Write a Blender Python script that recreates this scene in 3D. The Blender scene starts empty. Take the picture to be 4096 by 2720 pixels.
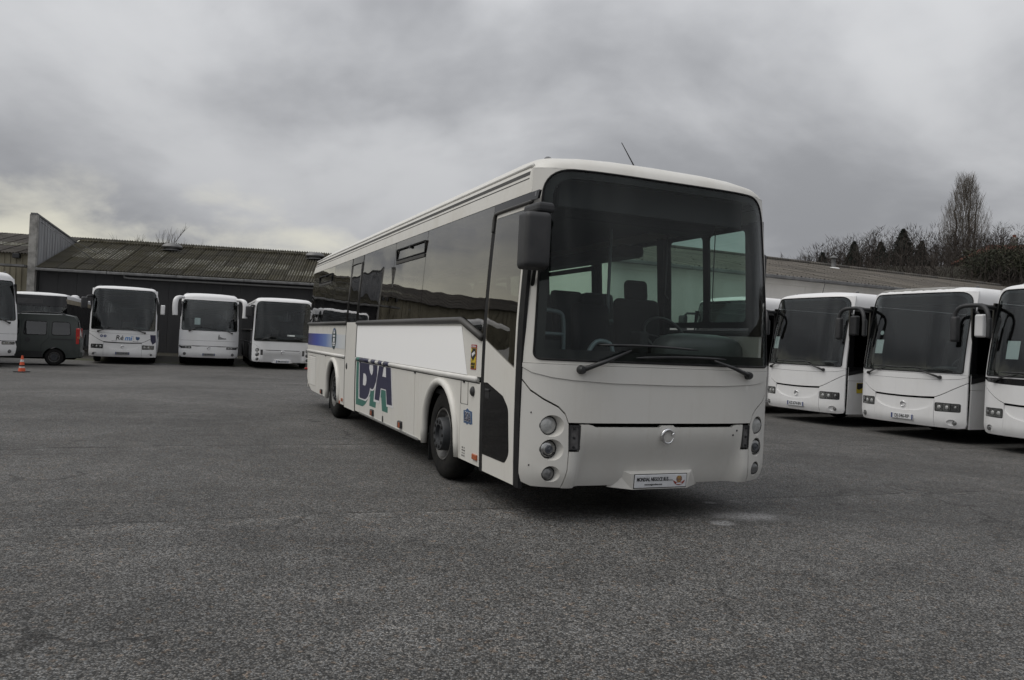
import bpy, bmesh, math, random
from mathutils import Vector, Matrix
from mathutils.geometry import delaunay_2d_cdt

R = math.radians
rnd = random.Random(11)
S = bpy.context.scene
COL = S.collection

# ------------------------------------------------------------------ camera
cam_d = bpy.data.cameras.new('camera')
cam = bpy.data.objects.new('camera', cam_d)
COL.objects.link(cam)
cam_d.sensor_width = 36.0
cam_d.lens = 36.0 * 3126.0 / 4096.0
cam_d.clip_start = 0.05
cam_d.clip_end = 3000
cam.matrix_world = Matrix(((0.998939, -0.046053, 0.0, 0.0),
                           (-0.000155, -0.003356, -0.999994, 0.0),
                           (0.046053, 0.998933, -0.00336, 1.4546),
                           (0, 0, 0, 1)))
S.camera = cam

# ------------------------------------------------------------------ world
SUN_AZ, SUN_EL = R(-112), R(56)          # from +Y towards +X; the light comes from the left
w = bpy.data.worlds.new('World')
S.world = w
w.use_nodes = True


class NT:
    """small helper round a node tree"""
    def __init__(self, tree):
        self.t = tree
        self.n = tree.nodes
        self.l = tree.links

    def node(self, typ, **kw):
        nd = self.n.new(typ)
        for k, v in kw.items():
            if k.startswith('i_'):
                key = k[2:]
                key = int(key) if key.isdigit() else key
                self.set(nd.inputs[key], v)
            else:
                setattr(nd, k, v)
        return nd

    def set(self, sock, v):
        if isinstance(v, bpy.types.NodeSocket):
            self.l.new(v, sock)
        elif isinstance(v, tuple) and len(v) == 3 and sock.type == 'RGBA':
            sock.default_value = (*v, 1)
        else:
            sock.default_value = v

    def math(self, op, a, b=None, c=None, clamp=False):
        nd = self.node('ShaderNodeMath', operation=op, use_clamp=clamp)
        self.set(nd.inputs[0], a)
        if b is not None:
            self.set(nd.inputs[1], b)
        if c is not None:
            self.set(nd.inputs[2], c)
        return nd.outputs[0]

    def step(self, v, lo, hi, a=0.0, b=1.0):
        nd = self.node('ShaderNodeMapRange', interpolation_type='SMOOTHSTEP')
        self.set(nd.inputs[0], v)
        self.set(nd.inputs[1], lo)
        self.set(nd.inputs[2], hi)
        self.set(nd.inputs[3], a)
        self.set(nd.inputs[4], b)
        return nd.outputs[0]

    def mix(self, f, a, b, mode='MIX'):
        nd = self.node('ShaderNodeMix', data_type='RGBA', blend_type=mode)
        self.set(nd.inputs[0], f)
        self.set(nd.inputs[6], a)
        self.set(nd.inputs[7], b)
        return nd.outputs[2]

    def noise(self, vec, scale, detail=3.0, rough=0.5, dist=0.0):
        nd = self.node('ShaderNodeTexNoise')
        if vec is not None:
            self.set(nd.inputs['Vector'], vec)
        nd.inputs['Scale'].default_value = scale
        nd.inputs['Detail'].default_value = detail
        nd.inputs['Roughness'].default_value = rough
        nd.inputs['Distortion'].default_value = dist
        return nd.outputs[0]

    def mapping(self, vec, loc=(0, 0, 0), rot=(0, 0, 0), scale=(1, 1, 1)):
        nd = self.node('ShaderNodeMapping')
        self.set(nd.inputs[0], vec)
        nd.inputs[1].default_value = loc
        nd.inputs[2].default_value = rot
        nd.inputs[3].default_value = scale
        return nd.outputs[0]


wt = NT(w.node_tree)
wt.n.clear()
wout = wt.node('ShaderNodeOutputWorld')
wbg = wt.node('ShaderNodeBackground')
wt.l.new(wbg.outputs[0], wout.inputs[0])
sky = wt.node('ShaderNodeTexSky', sky_type='NISHITA', sun_disc=False)
sky.sun_elevation = SUN_EL
sky.sun_rotation = SUN_AZ
sky.dust_density = 3.0
tc = wt.node('ShaderNodeTexCoord')
sep = wt.node('ShaderNodeSeparateXYZ', i_0=tc.outputs['Generated'])
dx, dy, dz = sep.outputs
zc = wt.math('MAXIMUM', dz, 0.0)
den = wt.math('ADD', zc, 0.40)
cmb = wt.node('ShaderNodeCombineXYZ')
wt.set(cmb.inputs[0], wt.math('DIVIDE', dx, den))
wt.set(cmb.inputs[1], wt.math('DIVIDE', dy, den))
cp = cmb.outputs[0]
big = wt.noise(wt.mapping(cp, loc=(8.15, 18.04, 9.0), rot=(0, 0, R(-20)), scale=(1.0, 1.0, 1.0)), 1.35, 5.0, 0.50, 0.4)
fine = wt.noise(wt.mapping(cp, loc=(7.1, 2.3, 4.0), scale=(1.0, 1.0, 1.0)), 4.2, 6.0, 0.55, 0.2)
cl = wt.math('ADD', wt.math('MULTIPLY', big, 0.78), wt.math('MULTIPLY', fine, 0.22))
cl = wt.step(cl, 0.37, 0.65)
grad = wt.math('MULTIPLY_ADD', zc, 1.6, 1.0)                       # CIE overcast sky
lum = wt.math('MULTIPLY', grad, wt.math('MULTIPLY_ADD', cl, 0.19, 0.24))
grey = wt.mix(cl, (0.95, 0.975, 1.035), (0.975, 0.99, 1.02))
ccol = wt.node('ShaderNodeVectorMath', operation='SCALE')
wt.set(ccol.inputs[0], grey)
wt.set(ccol.inputs[3], lum)
# a clear, warm strip low on the left horizon where the cloud deck ends
hlen = wt.math('SQRT', wt.math('ADD', wt.math('MULTIPLY', dx, dx), wt.math('MULTIPLY', dy, dy)))
GLOW_AZ = R(-72)
azd = wt.math('DIVIDE', wt.math('ADD', wt.math('MULTIPLY', dx, math.sin(GLOW_AZ)), wt.math('MULTIPLY', dy, math.cos(GLOW_AZ))), hlen)
azm = wt.step(azd, 0.25, 0.98)
lim = wt.math('MULTIPLY_ADD', wt.math('POWER', wt.math('MAXIMUM', azd, 0.0), 2.0), 0.12, wt.math('MULTIPLY_ADD', fine, 0.24, -0.052))
glow = wt.step(wt.math('DIVIDE', zc, wt.math('MAXIMUM', lim, 0.004)), 0.40, 1.30, 1.0, 0.0)
glow = wt.math('MULTIPLY', glow, wt.step(azd, 0.18, 0.5))
clear = wt.mix(0.12, (0.80, 0.77, 0.64), wt.mix(1.0, sky.outputs[0], (0.07, 0.07, 0.07), 'MULTIPLY'))
skycol = wt.mix(glow, ccol.outputs[0], clear)
wt.set(wbg.inputs[0], skycol)
wbg.inputs[1].default_value = 1.0

# ------------------------------------------------------------------ sun (veiled by cloud)
sl = bpy.data.lights.new('sun', 'SUN')
sl.energy = 1.5
sl.angle = R(48)
sl.color = (1.0, 0.96, 0.89)
so = bpy.data.objects.new('sun', sl)
COL.objects.link(so)
sd = Vector((math.sin(SUN_AZ) * math.cos(SUN_EL), math.cos(SUN_AZ) * math.cos(SUN_EL), math.sin(SUN_EL)))
so.rotation_euler = sd.to_track_quat('Z', 'Y').to_euler()
so.location = sd * 60

vs = S.view_settings
vs.view_transform = 'Standard'
vs.look = 'None'
vs.exposure = 0.0
vs.gamma = 1.0
vs.use_curve_mapping = False
S.cycles.transparent_max_bounces = 32
S.cycles.max_bounces = 8

GZ = -0.16        # the yard falls a little away from the middle

# ================================================================== materials
MATS = {}


def base_mat(name):
    m = bpy.data.materials.new(name)
    m.use_nodes = True
    t = NT(m.node_tree)
    p = m.node_tree.nodes['Principled BSDF']
    MATS[name] = m
    return m, t, p


def mat(name, col, rough=0.5, metal=0.0, spec=0.5, var=0.0, vscale=6.0, vstretch=(1, 1, 1), bump=0.0, bscale=60.0,
        rvar=0.0, coat=0.0, col2=None):
    m, t, p = base_mat(name)
    c = t.node('ShaderNodeTexCoord').outputs['Object']
    p.inputs['Roughness'].default_value = rough
    p.inputs['Metallic'].default_value = metal
    p.inputs['Specular IOR Level'].default_value = spec
    p.inputs['Coat Weight'].default_value = coat
    p.inputs['Coat Roughness'].default_value = 0.08
    if var > 0:
        n = t.noise(t.mapping(c, scale=vstretch), vscale, 6.0, 0.6, 0.3)
        f = t.step(n, 0.3, 0.72)
        c2 = col2 or tuple(x * (1 - var) for x in col)
        t.set(p.inputs['Base Color'], t.mix(f, col, c2))
        if rvar:
            t.set(p.inputs['Roughness'], t.math('MULTIPLY_ADD', f, rvar, rough))
    else:
        t.set(p.inputs['Base Color'], col)
    if bump > 0:
        b = t.node('ShaderNodeBump')
        b.inputs['Strength'].default_value = bump
        b.inputs['Distance'].default_value = 0.01
        t.set(b.inputs['Height'], t.noise(c, bscale, 4.0, 0.6))
        t.l.new(b.outputs[0], p.inputs['Normal'])
    return m


def paint(name, col, rough=0.32, dirt=0.10, dcol=(0.40, 0.37, 0.31)):
    """body paint with road film, streaks and fine specks"""
    m, t, p = base_mat(name)
    c = t.node('ShaderNodeTexCoord').outputs['Object']
    film = t.step(t.noise(t.mapping(c, loc=(1, 2, 3), scale=(1.6, 1.6, 1.0)), 1.5, 7.0, 0.62, 0.4), 0.38, 0.75)
    streak = t.step(t.noise(t.mapping(c, scale=(14, 14, 0.7)), 1.0, 5.0, 0.6), 0.55, 0.80)
    speck = t.step(t.noise(c, 130.0, 2.0, 0.5), 0.70, 0.78)
    f = t.math('ADD', t.math('MULTIPLY', film, dirt), t.math('ADD', t.math('MULTIPLY', streak, dirt * 0.9), t.math('MULTIPLY', speck, dirt * 1.4)), clamp=True)
    t.set(p.inputs['Base Color'], t.mix(f, col, dcol))
    t.set(p.inputs['Roughness'], t.math('MULTIPLY_ADD', film, 0.22, rough))
    b = t.node('ShaderNodeBump')
    b.inputs['Strength'].default_value = 0.05
    b.inputs['Distance'].default_value = 0.01
    t.set(b.inputs['Height'], t.noise(c, 2.2, 2.0, 0.5))
    t.l.new(b.outputs[0], p.inputs['Normal'])
    return m


def glass(name, tint, wobble=0.0, wscale=1.2, film=0.0, f0=0.045, pw=5.0):
    """clear pane: tinted see-through plus a mirror reflection that grows at grazing angles"""
    m, t, p = base_mat(name)
    t.n.remove(p)
    out = [n for n in t.n if n.type == 'OUTPUT_MATERIAL'][0]
    c = t.node('ShaderNodeTexCoord').outputs['Object']
    tr = t.node('ShaderNodeBsdfTransparent')
    t.set(tr.inputs[0], tint)
    gl = t.node('ShaderNodeBsdfGlossy')
    gl.inputs['Roughness'].default_value = 0.0
    gl.inputs[0].default_value = (0.97, 0.97, 0.97, 1)
    lw = t.node('ShaderNodeLayerWeight')
    lw.inputs[0].default_value = 0.5
    if wobble > 0:
        b = t.node('ShaderNodeBump')
        b.inputs['Strength'].default_value = 1.0
        b.inputs['Distance'].default_value = wobble
        t.set(b.inputs['Height'], t.noise(t.mapping(c, scale=(1, 1, 0.6)), wscale, 1.0, 0.4))
        t.l.new(b.outputs[0], gl.inputs['Normal'])
    fac = t.math('MULTIPLY_ADD', t.math('POWER', lw.outputs['Facing'], pw), 0.95 - f0, f0)
    mx = t.node('ShaderNodeMixShader')
    t.set(mx.inputs[0], fac)
    t.l.new(tr.outputs[0], mx.inputs[1])
    t.l.new(gl.outputs[0], mx.inputs[2])
    last = mx.outputs[0]
    if film > 0:
        df = t.node('ShaderNodeBsdfDiffuse')
        t.set(df.inputs[0], (0.34, 0.34, 0.33))
        m2 = t.node('ShaderNodeMixShader')
        n = t.step(t.noise(c, 3.0, 6.0, 0.65), 0.35, 0.8, 0.35, 1.0)
        t.set(m2.inputs[0], t.math('MULTIPLY', n, film))
        t.l.new(last, m2.inputs[1])
        t.l.new(df.outputs[0], m2.inputs[2])
        last = m2.outputs[0]
    t.l.new(last, out.inputs[0])
    return m


paint('white_paint', (0.655, 0.642, 0.605), 0.34, 0.19)
paint('aged_gelcoat', (0.60, 0.59, 0.56), 0.42, 0.18)
paint('cool_white_paint', (0.74, 0.74, 0.745), 0.30, 0.15, (0.45, 0.44, 0.41))
paint('van_paint', (0.032, 0.040, 0.037), 0.35, 0.20, (0.10, 0.095, 0.085))
paint('tan_cantrail', (0.30, 0.26, 0.19), 0.5, 0.35, (0.07, 0.06, 0.04))
paint('grey_side', (0.16, 0.16, 0.165), 0.4, 0.3, (0.08, 0.078, 0.07))
paint('dark_side', (0.055, 0.056, 0.06), 0.35, 0.2, (0.10, 0.095, 0.09))
mat('redaction_white', (0.95, 0.95, 0.95), 0.45)
mat('rubber', (0.011, 0.011, 0.012), 0.6, spec=0.2, var=0.3, vscale=9, col2=(0.020, 0.020, 0.020))
mat('strip_grey', (0.035, 0.034, 0.033), 0.5, var=0.4, vscale=5, col2=(0.06, 0.057, 0.052), vstretch=(1, 0.2, 1))
mat('black_gloss', (0.010, 0.010, 0.011), 0.10)
mat('black_plastic', (0.018, 0.0185, 0.020), 0.42, var=0.3, vscale=12, col2=(0.030, 0.030, 0.031))
mat('mirror_grey', (0.024, 0.025, 0.027), 0.55, var=0.3, vscale=7, col2=(0.036, 0.036, 0.038), bump=0.12, bscale=300)
mat('underbody', (0.006, 0.006, 0.006), 0.95, spec=0.1, var=0.4, vscale=8)
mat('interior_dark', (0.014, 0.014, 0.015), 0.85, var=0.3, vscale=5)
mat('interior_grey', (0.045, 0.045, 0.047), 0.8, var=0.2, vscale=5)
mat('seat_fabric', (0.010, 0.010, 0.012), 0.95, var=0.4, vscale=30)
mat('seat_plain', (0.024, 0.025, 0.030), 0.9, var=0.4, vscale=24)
mat('dash_plastic', (0.085, 0.092, 0.090), 0.42, var=0.2, vscale=4)
mat('rail_paint', (0.20, 0.25, 0.27), 0.35)
mat('aluminium', (0.55, 0.55, 0.54), 0.38, 0.9, var=0.25, vscale=14)
mat('chrome', (0.72, 0.72, 0.73), 0.14, 1.0)
mat('lens_frost', (0.40, 0.405, 0.40), 0.12, coat=0.6, var=0.3, vscale=28)
mat('lens_dark', (0.055, 0.057, 0.058), 0.06, coat=0.7, var=0.5, vscale=22, col2=(0.16, 0.16, 0.16))
mat('lens_grey', (0.105, 0.103, 0.105), 0.18, coat=0.5, var=0.5, vscale=14, col2=(0.055, 0.053, 0.055))
mat('lens_mirror', (0.50, 0.50, 0.49), 0.22, 0.8, var=0.5, vscale=20, col2=(0.20, 0.20, 0.20))
mat('bulb_dark', (0.06, 0.065, 0.075), 0.15)
mat('amber', (0.36, 0.085, 0.025), 0.22, coat=0.4)
mat('red_lens', (0.36, 0.018, 0.014), 0.18, coat=0.5)
mat('tyre', (0.012, 0.012, 0.0125), 0.9, spec=0.15, var=0.5, vscale=14, col2=(0.022, 0.021, 0.019), bump=0.3, bscale=80)
mat('rim_steel', (0.17, 0.17, 0.168), 0.5, 0.35, var=0.5, vscale=9, col2=(0.07, 0.065, 0.06))
mat('flaked_grey', (0.27, 0.265, 0.25), 0.7, var=0.5, vscale=9, col2=(0.15, 0.145, 0.13))
mat('hub_grey', (0.050, 0.053, 0.058), 0.55, 0.2, var=0.3, vscale=12)
mat('navy', (0.022, 0.022, 0.060), 0.35)
mat('teal', (0.045, 0.16, 0.13), 0.4)
mat('letter_white', (0.66, 0.66, 0.67), 0.4)
mat('teal_dark', (0.018, 0.045, 0.052), 0.4)
mat('logo_blue', (0.05, 0.10, 0.20), 0.4)
mat('sticker_red', (0.30, 0.018, 0.022), 0.45)
mat('sticker_yellow', (0.55, 0.42, 0.03), 0.45)
mat('ink', (0.012, 0.012, 0.014), 0.5)
mat('ink_grey', (0.20, 0.20, 0.20), 0.5)
mat('paper', (0.75, 0.80, 0.78), 0.8, var=0.12, vscale=40)
mat('plate_white', (0.62, 0.63, 0.65), 0.4, var=0.12, vscale=20)
mat('plate_grey', (0.20, 0.205, 0.21), 0.5, var=0.3, vscale=20)
mat('plate_blue', (0.025, 0.045, 0.16), 0.4)
mat('azure', (0.02, 0.20, 0.55), 0.4)
mat('globe_gold', (0.45, 0.26, 0.04), 0.4, var=0.8, vscale=30, col2=(0.06, 0.04, 0.10))
mat('ribbon_red', (0.25, 0.045, 0.035), 0.5)
mat('moulding_white', (0.70, 0.69, 0.66), 0.35, var=0.12, vscale=4)
glass('windscreen_glass', (0.84, 0.875, 0.865), film=0.0, f0=0.016)
glass('dim_windscreen', (0.74, 0.78, 0.78), wobble=0.014, wscale=1.1, film=0.004, f0=0.04)
glass('bronze_glass', (0.44, 0.42, 0.39), wobble=0.010, wscale=0.9, f0=0.10, pw=4.0)
glass('green_glass', (0.72, 0.84, 0.78), wobble=0.0, f0=0.04)
glass('tinted_glass', (0.14, 0.14, 0.14), wobble=0.006, wscale=1.0, f0=0.05)
glass('van_glass', (0.30, 0.31, 0.31), wobble=0.004, wscale=1.5, f0=0.09)
glass('lens_cover', (0.85, 0.86, 0.86), f0=0.06)


def m_stripe():
    m, t, p = base_mat('blue_stripe')
    c = t.node('ShaderNodeTexCoord').outputs['Object']
    y = t.node('ShaderNodeSeparateXYZ', i_0=c).outputs[1]
    rp = t.node('ShaderNodeValToRGB')
    t.set(rp.inputs[0], t.step(y, 7.3, 11.3))
    rp.node_tree if False else None
    el = rp.color_ramp.elements
    el[0].position = 0.0
    el[0].color = (0.60, 0.62, 0.63, 1)
    el[1].position = 1.0
    el[1].color = (0.06, 0.055, 0.14, 1)
    for pos, col in ((0.18, (0.38, 0.44, 0.52)), (0.42, (0.13, 0.20, 0.44)), (0.75, (0.045, 0.075, 0.33)), (0.87, (0.05, 0.06, 0.28))):
        e = el.new(pos)
        e.color = (*col, 1)
    t.l.new(rp.outputs[0], p.inputs['Base Color'])
    p.inputs['Roughness'].default_value = 0.4


m_stripe()


def m_ground():
    m, t, p = base_mat('asphalt')
    pos = t.node('ShaderNodeNewGeometry').outputs['Position']
    xyz = t.node('ShaderNodeSeparateXYZ', i_0=pos)
    X, Y = xyz.outputs[0], xyz.outputs[1]
    v1 = t.node('ShaderNodeTexVoronoi')
    t.set(v1.inputs['Vector'], pos)
    v1.inputs['Scale'].default_value = 104.0
    sc = t.node('ShaderNodeSeparateColor', i_0=v1.outputs['Color'])
    v2 = t.node('ShaderNodeTexVoronoi')
    t.set(v2.inputs['Vector'], pos)
    v2.inputs['Scale'].default_value = 38.0
    sc2 = t.node('ShaderNodeSeparateColor', i_0=v2.outputs['Color'])
    stone = t.math('POWER', sc.outputs[0], 1.7)
    stone2 = t.step(sc2.outputs[0], 0.72, 1.0)
    gap = t.step(v1.outputs['Distance'], 0.35, 0.75)
    val = t.math('ADD', t.math('MULTIPLY', stone, 0.215), t.math('MULTIPLY', stone2, 0.045))
    val = t.math('ADD', val, 0.036)
    val = t.math('MULTIPLY', val, t.math('SUBTRACT', 1.0, t.math('MULTIPLY', gap, 0.62)))
    # wear: big soft patches, tyre-polished lanes, oil stains
    n1 = t.step(t.noise(pos, 0.16, 5.0, 0.6, 0.6), 0.3, 0.72)
    n2 = t.step(t.noise(t.mapping(pos, rot=(0, 0, R(-22)), scale=(0.35, 1.0, 1.0)), 0.55, 6.0, 0.62, 0.5), 0.32, 0.70)
    n3 = t.step(t.noise(pos, 2.6, 5.0, 0.65, 0.3), 0.35, 0.70)
    wear = t.math('ADD', t.math('MULTIPLY_ADD', n1, 0.48, 0.72), t.math('ADD', t.math('MULTIPLY', n2, 0.30), t.math('MULTIPLY_ADD', n3, 0.22, -0.18)))
    val = t.math('MULTIPLY', val, wear)
    oil = t.step(t.noise(t.mapping(pos, loc=(5.2, 1.7, 0)), 0.9, 4.0, 0.6, 0.8), 0.66, 0.76)
    val = t.math('MULTIPLY', val, t.math('MULTIPLY_ADD', oil, -0.34, 1.0))
    wob = t.noise(pos, 1.1, 4.0, 0.6)
    wob2 = t.noise(pos, 9.0, 3.0, 0.6)

    def seam(x0, y0, x1, y1, width, dark, light):
        nonlocal val
        L = math.hypot(x1 - x0, y1 - y0)
        nx, ny = -(y1 - y0) / L, (x1 - x0) / L
        d = t.math('ADD', t.math('MULTIPLY', X, nx), t.math('MULTIPLY', Y, ny))
        d = t.math('ADD', d, -(x0 * nx + y0 * ny))
        d = t.math('ADD', d, t.math('MULTIPLY_ADD', wob, 0.22, -0.11))
        d = t.math('ADD', d, t.math('MULTIPLY_ADD', wob2, 0.05, -0.025))
        k = t.step(t.math('ABSOLUTE', d), width * 0.3, width, 1.0, 0.0)
        k = t.math('MULTIPLY', k, t.step(t.noise(t.mapping(pos, loc=(9, 4, 0)), 1.7, 3.0, 0.5), 0.36, 0.52))
        val = t.math('MULTIPLY', val, t.math('MULTIPLY_ADD', k, -dark, 1.0))
        band = t.math('MULTIPLY', t.step(d, -0.55, -0.02), t.step(d, -0.02, 0.03, 1.0, 0.0))
        val = t.math('MULTIPLY', val, t.math('MULTIPLY_ADD', t.math('MULTIPLY', band, n3), light, 1.0))
    seam(-3.53, 5.49, -0.70, 6.60, 0.022, 0.6, 0.45)
    seam(-5.77, 8.91, -1.46, 10.68, 0.04, 0.6, 0.28)
    seam(-8.08, 12.43, -3.70, 14.22, 0.05, 0.4, 0.16)
    seam(-12.0, 17.0, -4.0, 20.3, 0.06, 0.4, 0.12)
    # fine cracks
    v3 = t.node('ShaderNodeTexVoronoi', feature='DISTANCE_TO_EDGE')
    wv = t.node('ShaderNodeVectorMath', operation='ADD')
    nn = t.node('ShaderNodeTexNoise')
    t.set(nn.inputs['Vector'], pos)
    nn.inputs['Scale'].default_value = 1.4
    nn.inputs['Detail'].default_value = 5.0
    t.set(wv.inputs[0], pos)
    t.set(wv.inputs[1], nn.outputs['Color'])
    t.set(v3.inputs['Vector'], wv.outputs[0])
    v3.inputs['Scale'].default_value = 0.42
    crk = t.step(v3.outputs['Distance'], 0.003, 0.011, 1.0, 0.0)
    crk = t.math('MULTIPLY', crk, t.step(t.noise(t.mapping(pos, loc=(2, 8, 0)), 0.33, 3.0, 0.5), 0.50, 0.60))
    val = t.math('MULTIPLY', val, t.math('MULTIPLY_ADD', crk, -0.55, 1.0))
    # tyre tracks: faint dark arcs swept by turning buses
    def track(cx, cy, rad, wd, amt):
        nonlocal val
        ax_ = t.math('SUBTRACT', X, cx)
        ay_ = t.math('SUBTRACT', Y, cy)
        d = t.math('SQRT', t.math('ADD', t.math('MULTIPLY', ax_, ax_), t.math('MULTIPLY', ay_, ay_)))
        d = t.math('ABSOLUTE', t.math('ADD', t.math('SUBTRACT', d, rad), t.math('MULTIPLY_ADD', wob, 0.3, -0.15)))
        k = t.step(d, wd * 0.5, wd * 1.3, 1.0, 0.0)
        k = t.math('MULTIPLY', k, t.math('MULTIPLY', n3, t.step(t.noise(t.mapping(pos, loc=(cx, 3, 1)), 0.4, 2.0, 0.5), 0.40, 0.62)))
        val = t.math('MULTIPLY', val, t.math('MULTIPLY_ADD', k, amt, 1.0))
    track(-22.0, -4.0, 20.2, 0.16, -0.30)
    track(-22.0, -4.0, 22.3, 0.16, -0.30)
    track(18.0, -12.0, 21.0, 0.18, -0.26)
    track(18.0, -12.0, 23.1, 0.18, -0.26)
    track(2.0, 30.0, 23.5, 0.20, 0.20)
    track(-3.0, 40.0, 36.2, 0.25, 0.16)
    # drips
    v4 = t.node('ShaderNodeTexVoronoi')
    t.set(v4.inputs['Vector'], pos)
    v4.inputs['Scale'].default_value = 0.8
    rsel = t.node('ShaderNodeSeparateColor', i_0=v4.outputs['Color']).outputs[0]
    drip = t.math('ADD', v4.outputs['Distance'], t.math('MULTIPLY_ADD', wob2, 0.10, -0.05))
    drip = t.math('MULTIPLY', t.step(drip, 0.03, 0.09, 1.0, 0.0), t.step(rsel, 0.62, 0.66))
    val = t.math('MULTIPLY', val, t.math('MULTIPLY_ADD', drip, -0.42, 1.0))
    # pale mineral stain by the bus front, dark stain under it deepened with painted bus shadow
    def spot(cx, cy, rx, ry, rot, edge=0.5):
        c, s = math.cos(rot), math.sin(rot)
        a = t.math('ADD', t.math('MULTIPLY', X, c / rx), t.math('MULTIPLY_ADD', Y, s / rx, -(cx * c + cy * s) / rx))
        b = t.math('ADD', t.math('MULTIPLY', X, -s / ry), t.math('MULTIPLY_ADD', Y, c / ry, (cx * s - cy * c) / ry))
        d = t.math('SQRT', t.math('ADD', t.math('MULTIPLY', a, a), t.math('MULTIPLY', b, b)))
        d = t.math('ADD', d, t.math('MULTIPLY_ADD', t.noise(pos, 5.0, 5.0, 0.65), 1.2, -0.6))
        return t.step(d, edge, 1.15, 1.0, 0.0)
    pale = t.math('MAXIMUM', spot(2.20, 7.00, 0.42, 0.22, 0.15, 0.1), t.math('MAXIMUM', spot(1.87, 6.68, 0.14, 0.10, 0.4), spot(1.98, 7.55, 0.07, 0.06, 0)))
    pale = t.math('MULTIPLY', pale, t.step(sc.outputs[1], 0.15, 0.6))
    stain_shade = spot(1.15, 7.25, 1.15, 0.75, 0.42, 0.3)
    val = t.math('MULTIPLY', val, t.math('MULTIPLY_ADD', stain_shade, -0.6, 1.0))
    tint = t.mix(sc.outputs[2], (1.07, 1.0, 0.91), (0.98, 1.0, 1.01))
    tint = t.mix(t.step(sc2.outputs[1], 0.9, 1.0), tint, (1.25, 1.0, 0.80))
    colv = t.node('ShaderNodeVectorMath', operation='SCALE')
    t.set(colv.inputs[0], tint)
    t.set(colv.inputs[3], val)
    col = t.mix(t.math('MULTIPLY', pale, 0.62), colv.outputs[0], (0.42, 0.42, 0.425))
    # earth and moss along the foot of the shed
    dm = t.math('ADD', t.math('MULTIPLY_ADD', X, -0.2, Y), t.math('MULTIPLY_ADD', wob, 1.6, -0.8))
    dirt = t.step(dm, 37.0, 37.6)
    dn = t.step(t.noise(pos, 2.2, 6.0, 0.7), 0.35, 0.7)
    dcol = t.mix(dn, (0.016, 0.015, 0.011), (0.036, 0.031, 0.018))
    moss = t.math('MULTIPLY', t.step(dm, 36.9, 37.5), t.step(dm, 38.4, 40.0, 1.0, 0.0))
    dcol = t.mix(t.math('MULTIPLY', moss, 0.7), dcol, (0.045, 0.050, 0.018))
    col = t.mix(t.math('MULTIPLY', dirt, 0.96), col, dcol)
    t.set(p.inputs['Base Color'], col)
    t.set(p.inputs['Roughness'], t.math('MULTIPLY_ADD', sc.outputs[1], 0.25, 0.62))
    p.inputs['Specular IOR Level'].default_value = 0.35
    b = t.node('ShaderNodeBump')
    b.inputs['Strength'].default_value = 0.9
    b.inputs['Distance'].default_value = 0.007
    hh = t.math('ADD', t.math('MULTIPLY', t.math('SUBTRACT', 1.0, v1.outputs['Distance']), 0.6), t.math('MULTIPLY', sc.outputs[0], 0.7))
    t.set(b.inputs['Height'], hh)
    t.l.new(b.outputs[0], p.inputs['Normal'])


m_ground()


def m_roof(name, base, moss, pale, mossiness, paleness=0.45):
    m, t, p = base_mat(name)
    oi = t.node('ShaderNodeObjectInfo')
    pos = t.node('ShaderNodeNewGeometry').outputs['Position']
    ox = t.node('ShaderNodeSeparateXYZ', i_0=t.node('ShaderNodeTexCoord').outputs['Object']).outputs[0]
    crown = t.math('MULTIPLY_ADD', t.math('COSINE', t.math('MULTIPLY', ox, 2 * math.pi / 0.176667)), 0.5, 0.5)
    n = t.step(t.noise(pos, 1.1, 7.0, 0.7, 0.4), 0.30, 0.66)
    n2 = t.step(t.noise(pos, 5.0, 5.0, 0.7), 0.42, 0.72)
    col = t.mix(t.math('MULTIPLY', n, mossiness), base, moss)
    trough_moss_shade = t.math('MULTIPLY', t.step(crown, 0.25, 0.75, 1.0, 0.0), mossiness)
    col = t.mix(trough_moss_shade, col, tuple(0.45 * x for x in moss))  # moss in the valleys, darkened further to paint in shade between the ribs
    worn = t.math('MULTIPLY', t.math('MULTIPLY', n2, t.step(crown, 0.45, 0.9)), paleness)
    col = t.mix(worn, col, pale)
    col = t.mix(1.0, col, t.mix(oi.outputs['Random'], (0.82, 0.82, 0.82), (1.15, 1.15, 1.12)), 'MULTIPLY')
    t.set(p.inputs['Base Color'], col)
    p.inputs['Roughness'].default_value = 0.92
    b = t.node('ShaderNodeBump')
    b.inputs['Strength'].default_value = 0.6
    b.inputs['Distance'].default_value = 0.03
    t.set(b.inputs['Height'], t.noise(pos, 16.0, 4.0, 0.6))
    t.l.new(b.outputs[0], p.inputs['Normal'])


m_roof('mossy_fibre_cement', (0.066, 0.060, 0.050), (0.048, 0.041, 0.015), (0.17, 0.16, 0.14), 0.9, 0.5)
m_roof('grey_fibre_cement', (0.115, 0.105, 0.097), (0.075, 0.066, 0.052), (0.17, 0.155, 0.14), 0.55)
m_roof('pale_rooflight', (0.14, 0.135, 0.115), (0.062, 0.054, 0.020), (0.42, 0.41, 0.38), 0.8, 0.95)
mat('dark_cladding', (0.020, 0.020, 0.022), 0.7, var=0.35, vscale=1.5, vstretch=(1, 1, 0.2), col2=(0.028, 0.028, 0.029))
mat('beige_cladding', (0.28, 0.255, 0.185), 0.6, var=0.3, vscale=2.0, vstretch=(1, 1, 0.15), col2=(0.20, 0.18, 0.13))
mat('fin_metal', (0.34, 0.345, 0.36), 0.55, var=0.35, vscale=2.0, vstretch=(3, 3, 0.2), col2=(0.24, 0.24, 0.245))
mat('concrete', (0.36, 0.35, 0.33), 0.9, var=0.4, vscale=2.5, col2=(0.18, 0.175, 0.165))
mat('white_wall', (0.80, 0.775, 0.73), 0.75, var=0.2, vscale=1.2, vstretch=(1, 1, 0.3), col2=(0.70, 0.675, 0.63))
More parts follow.
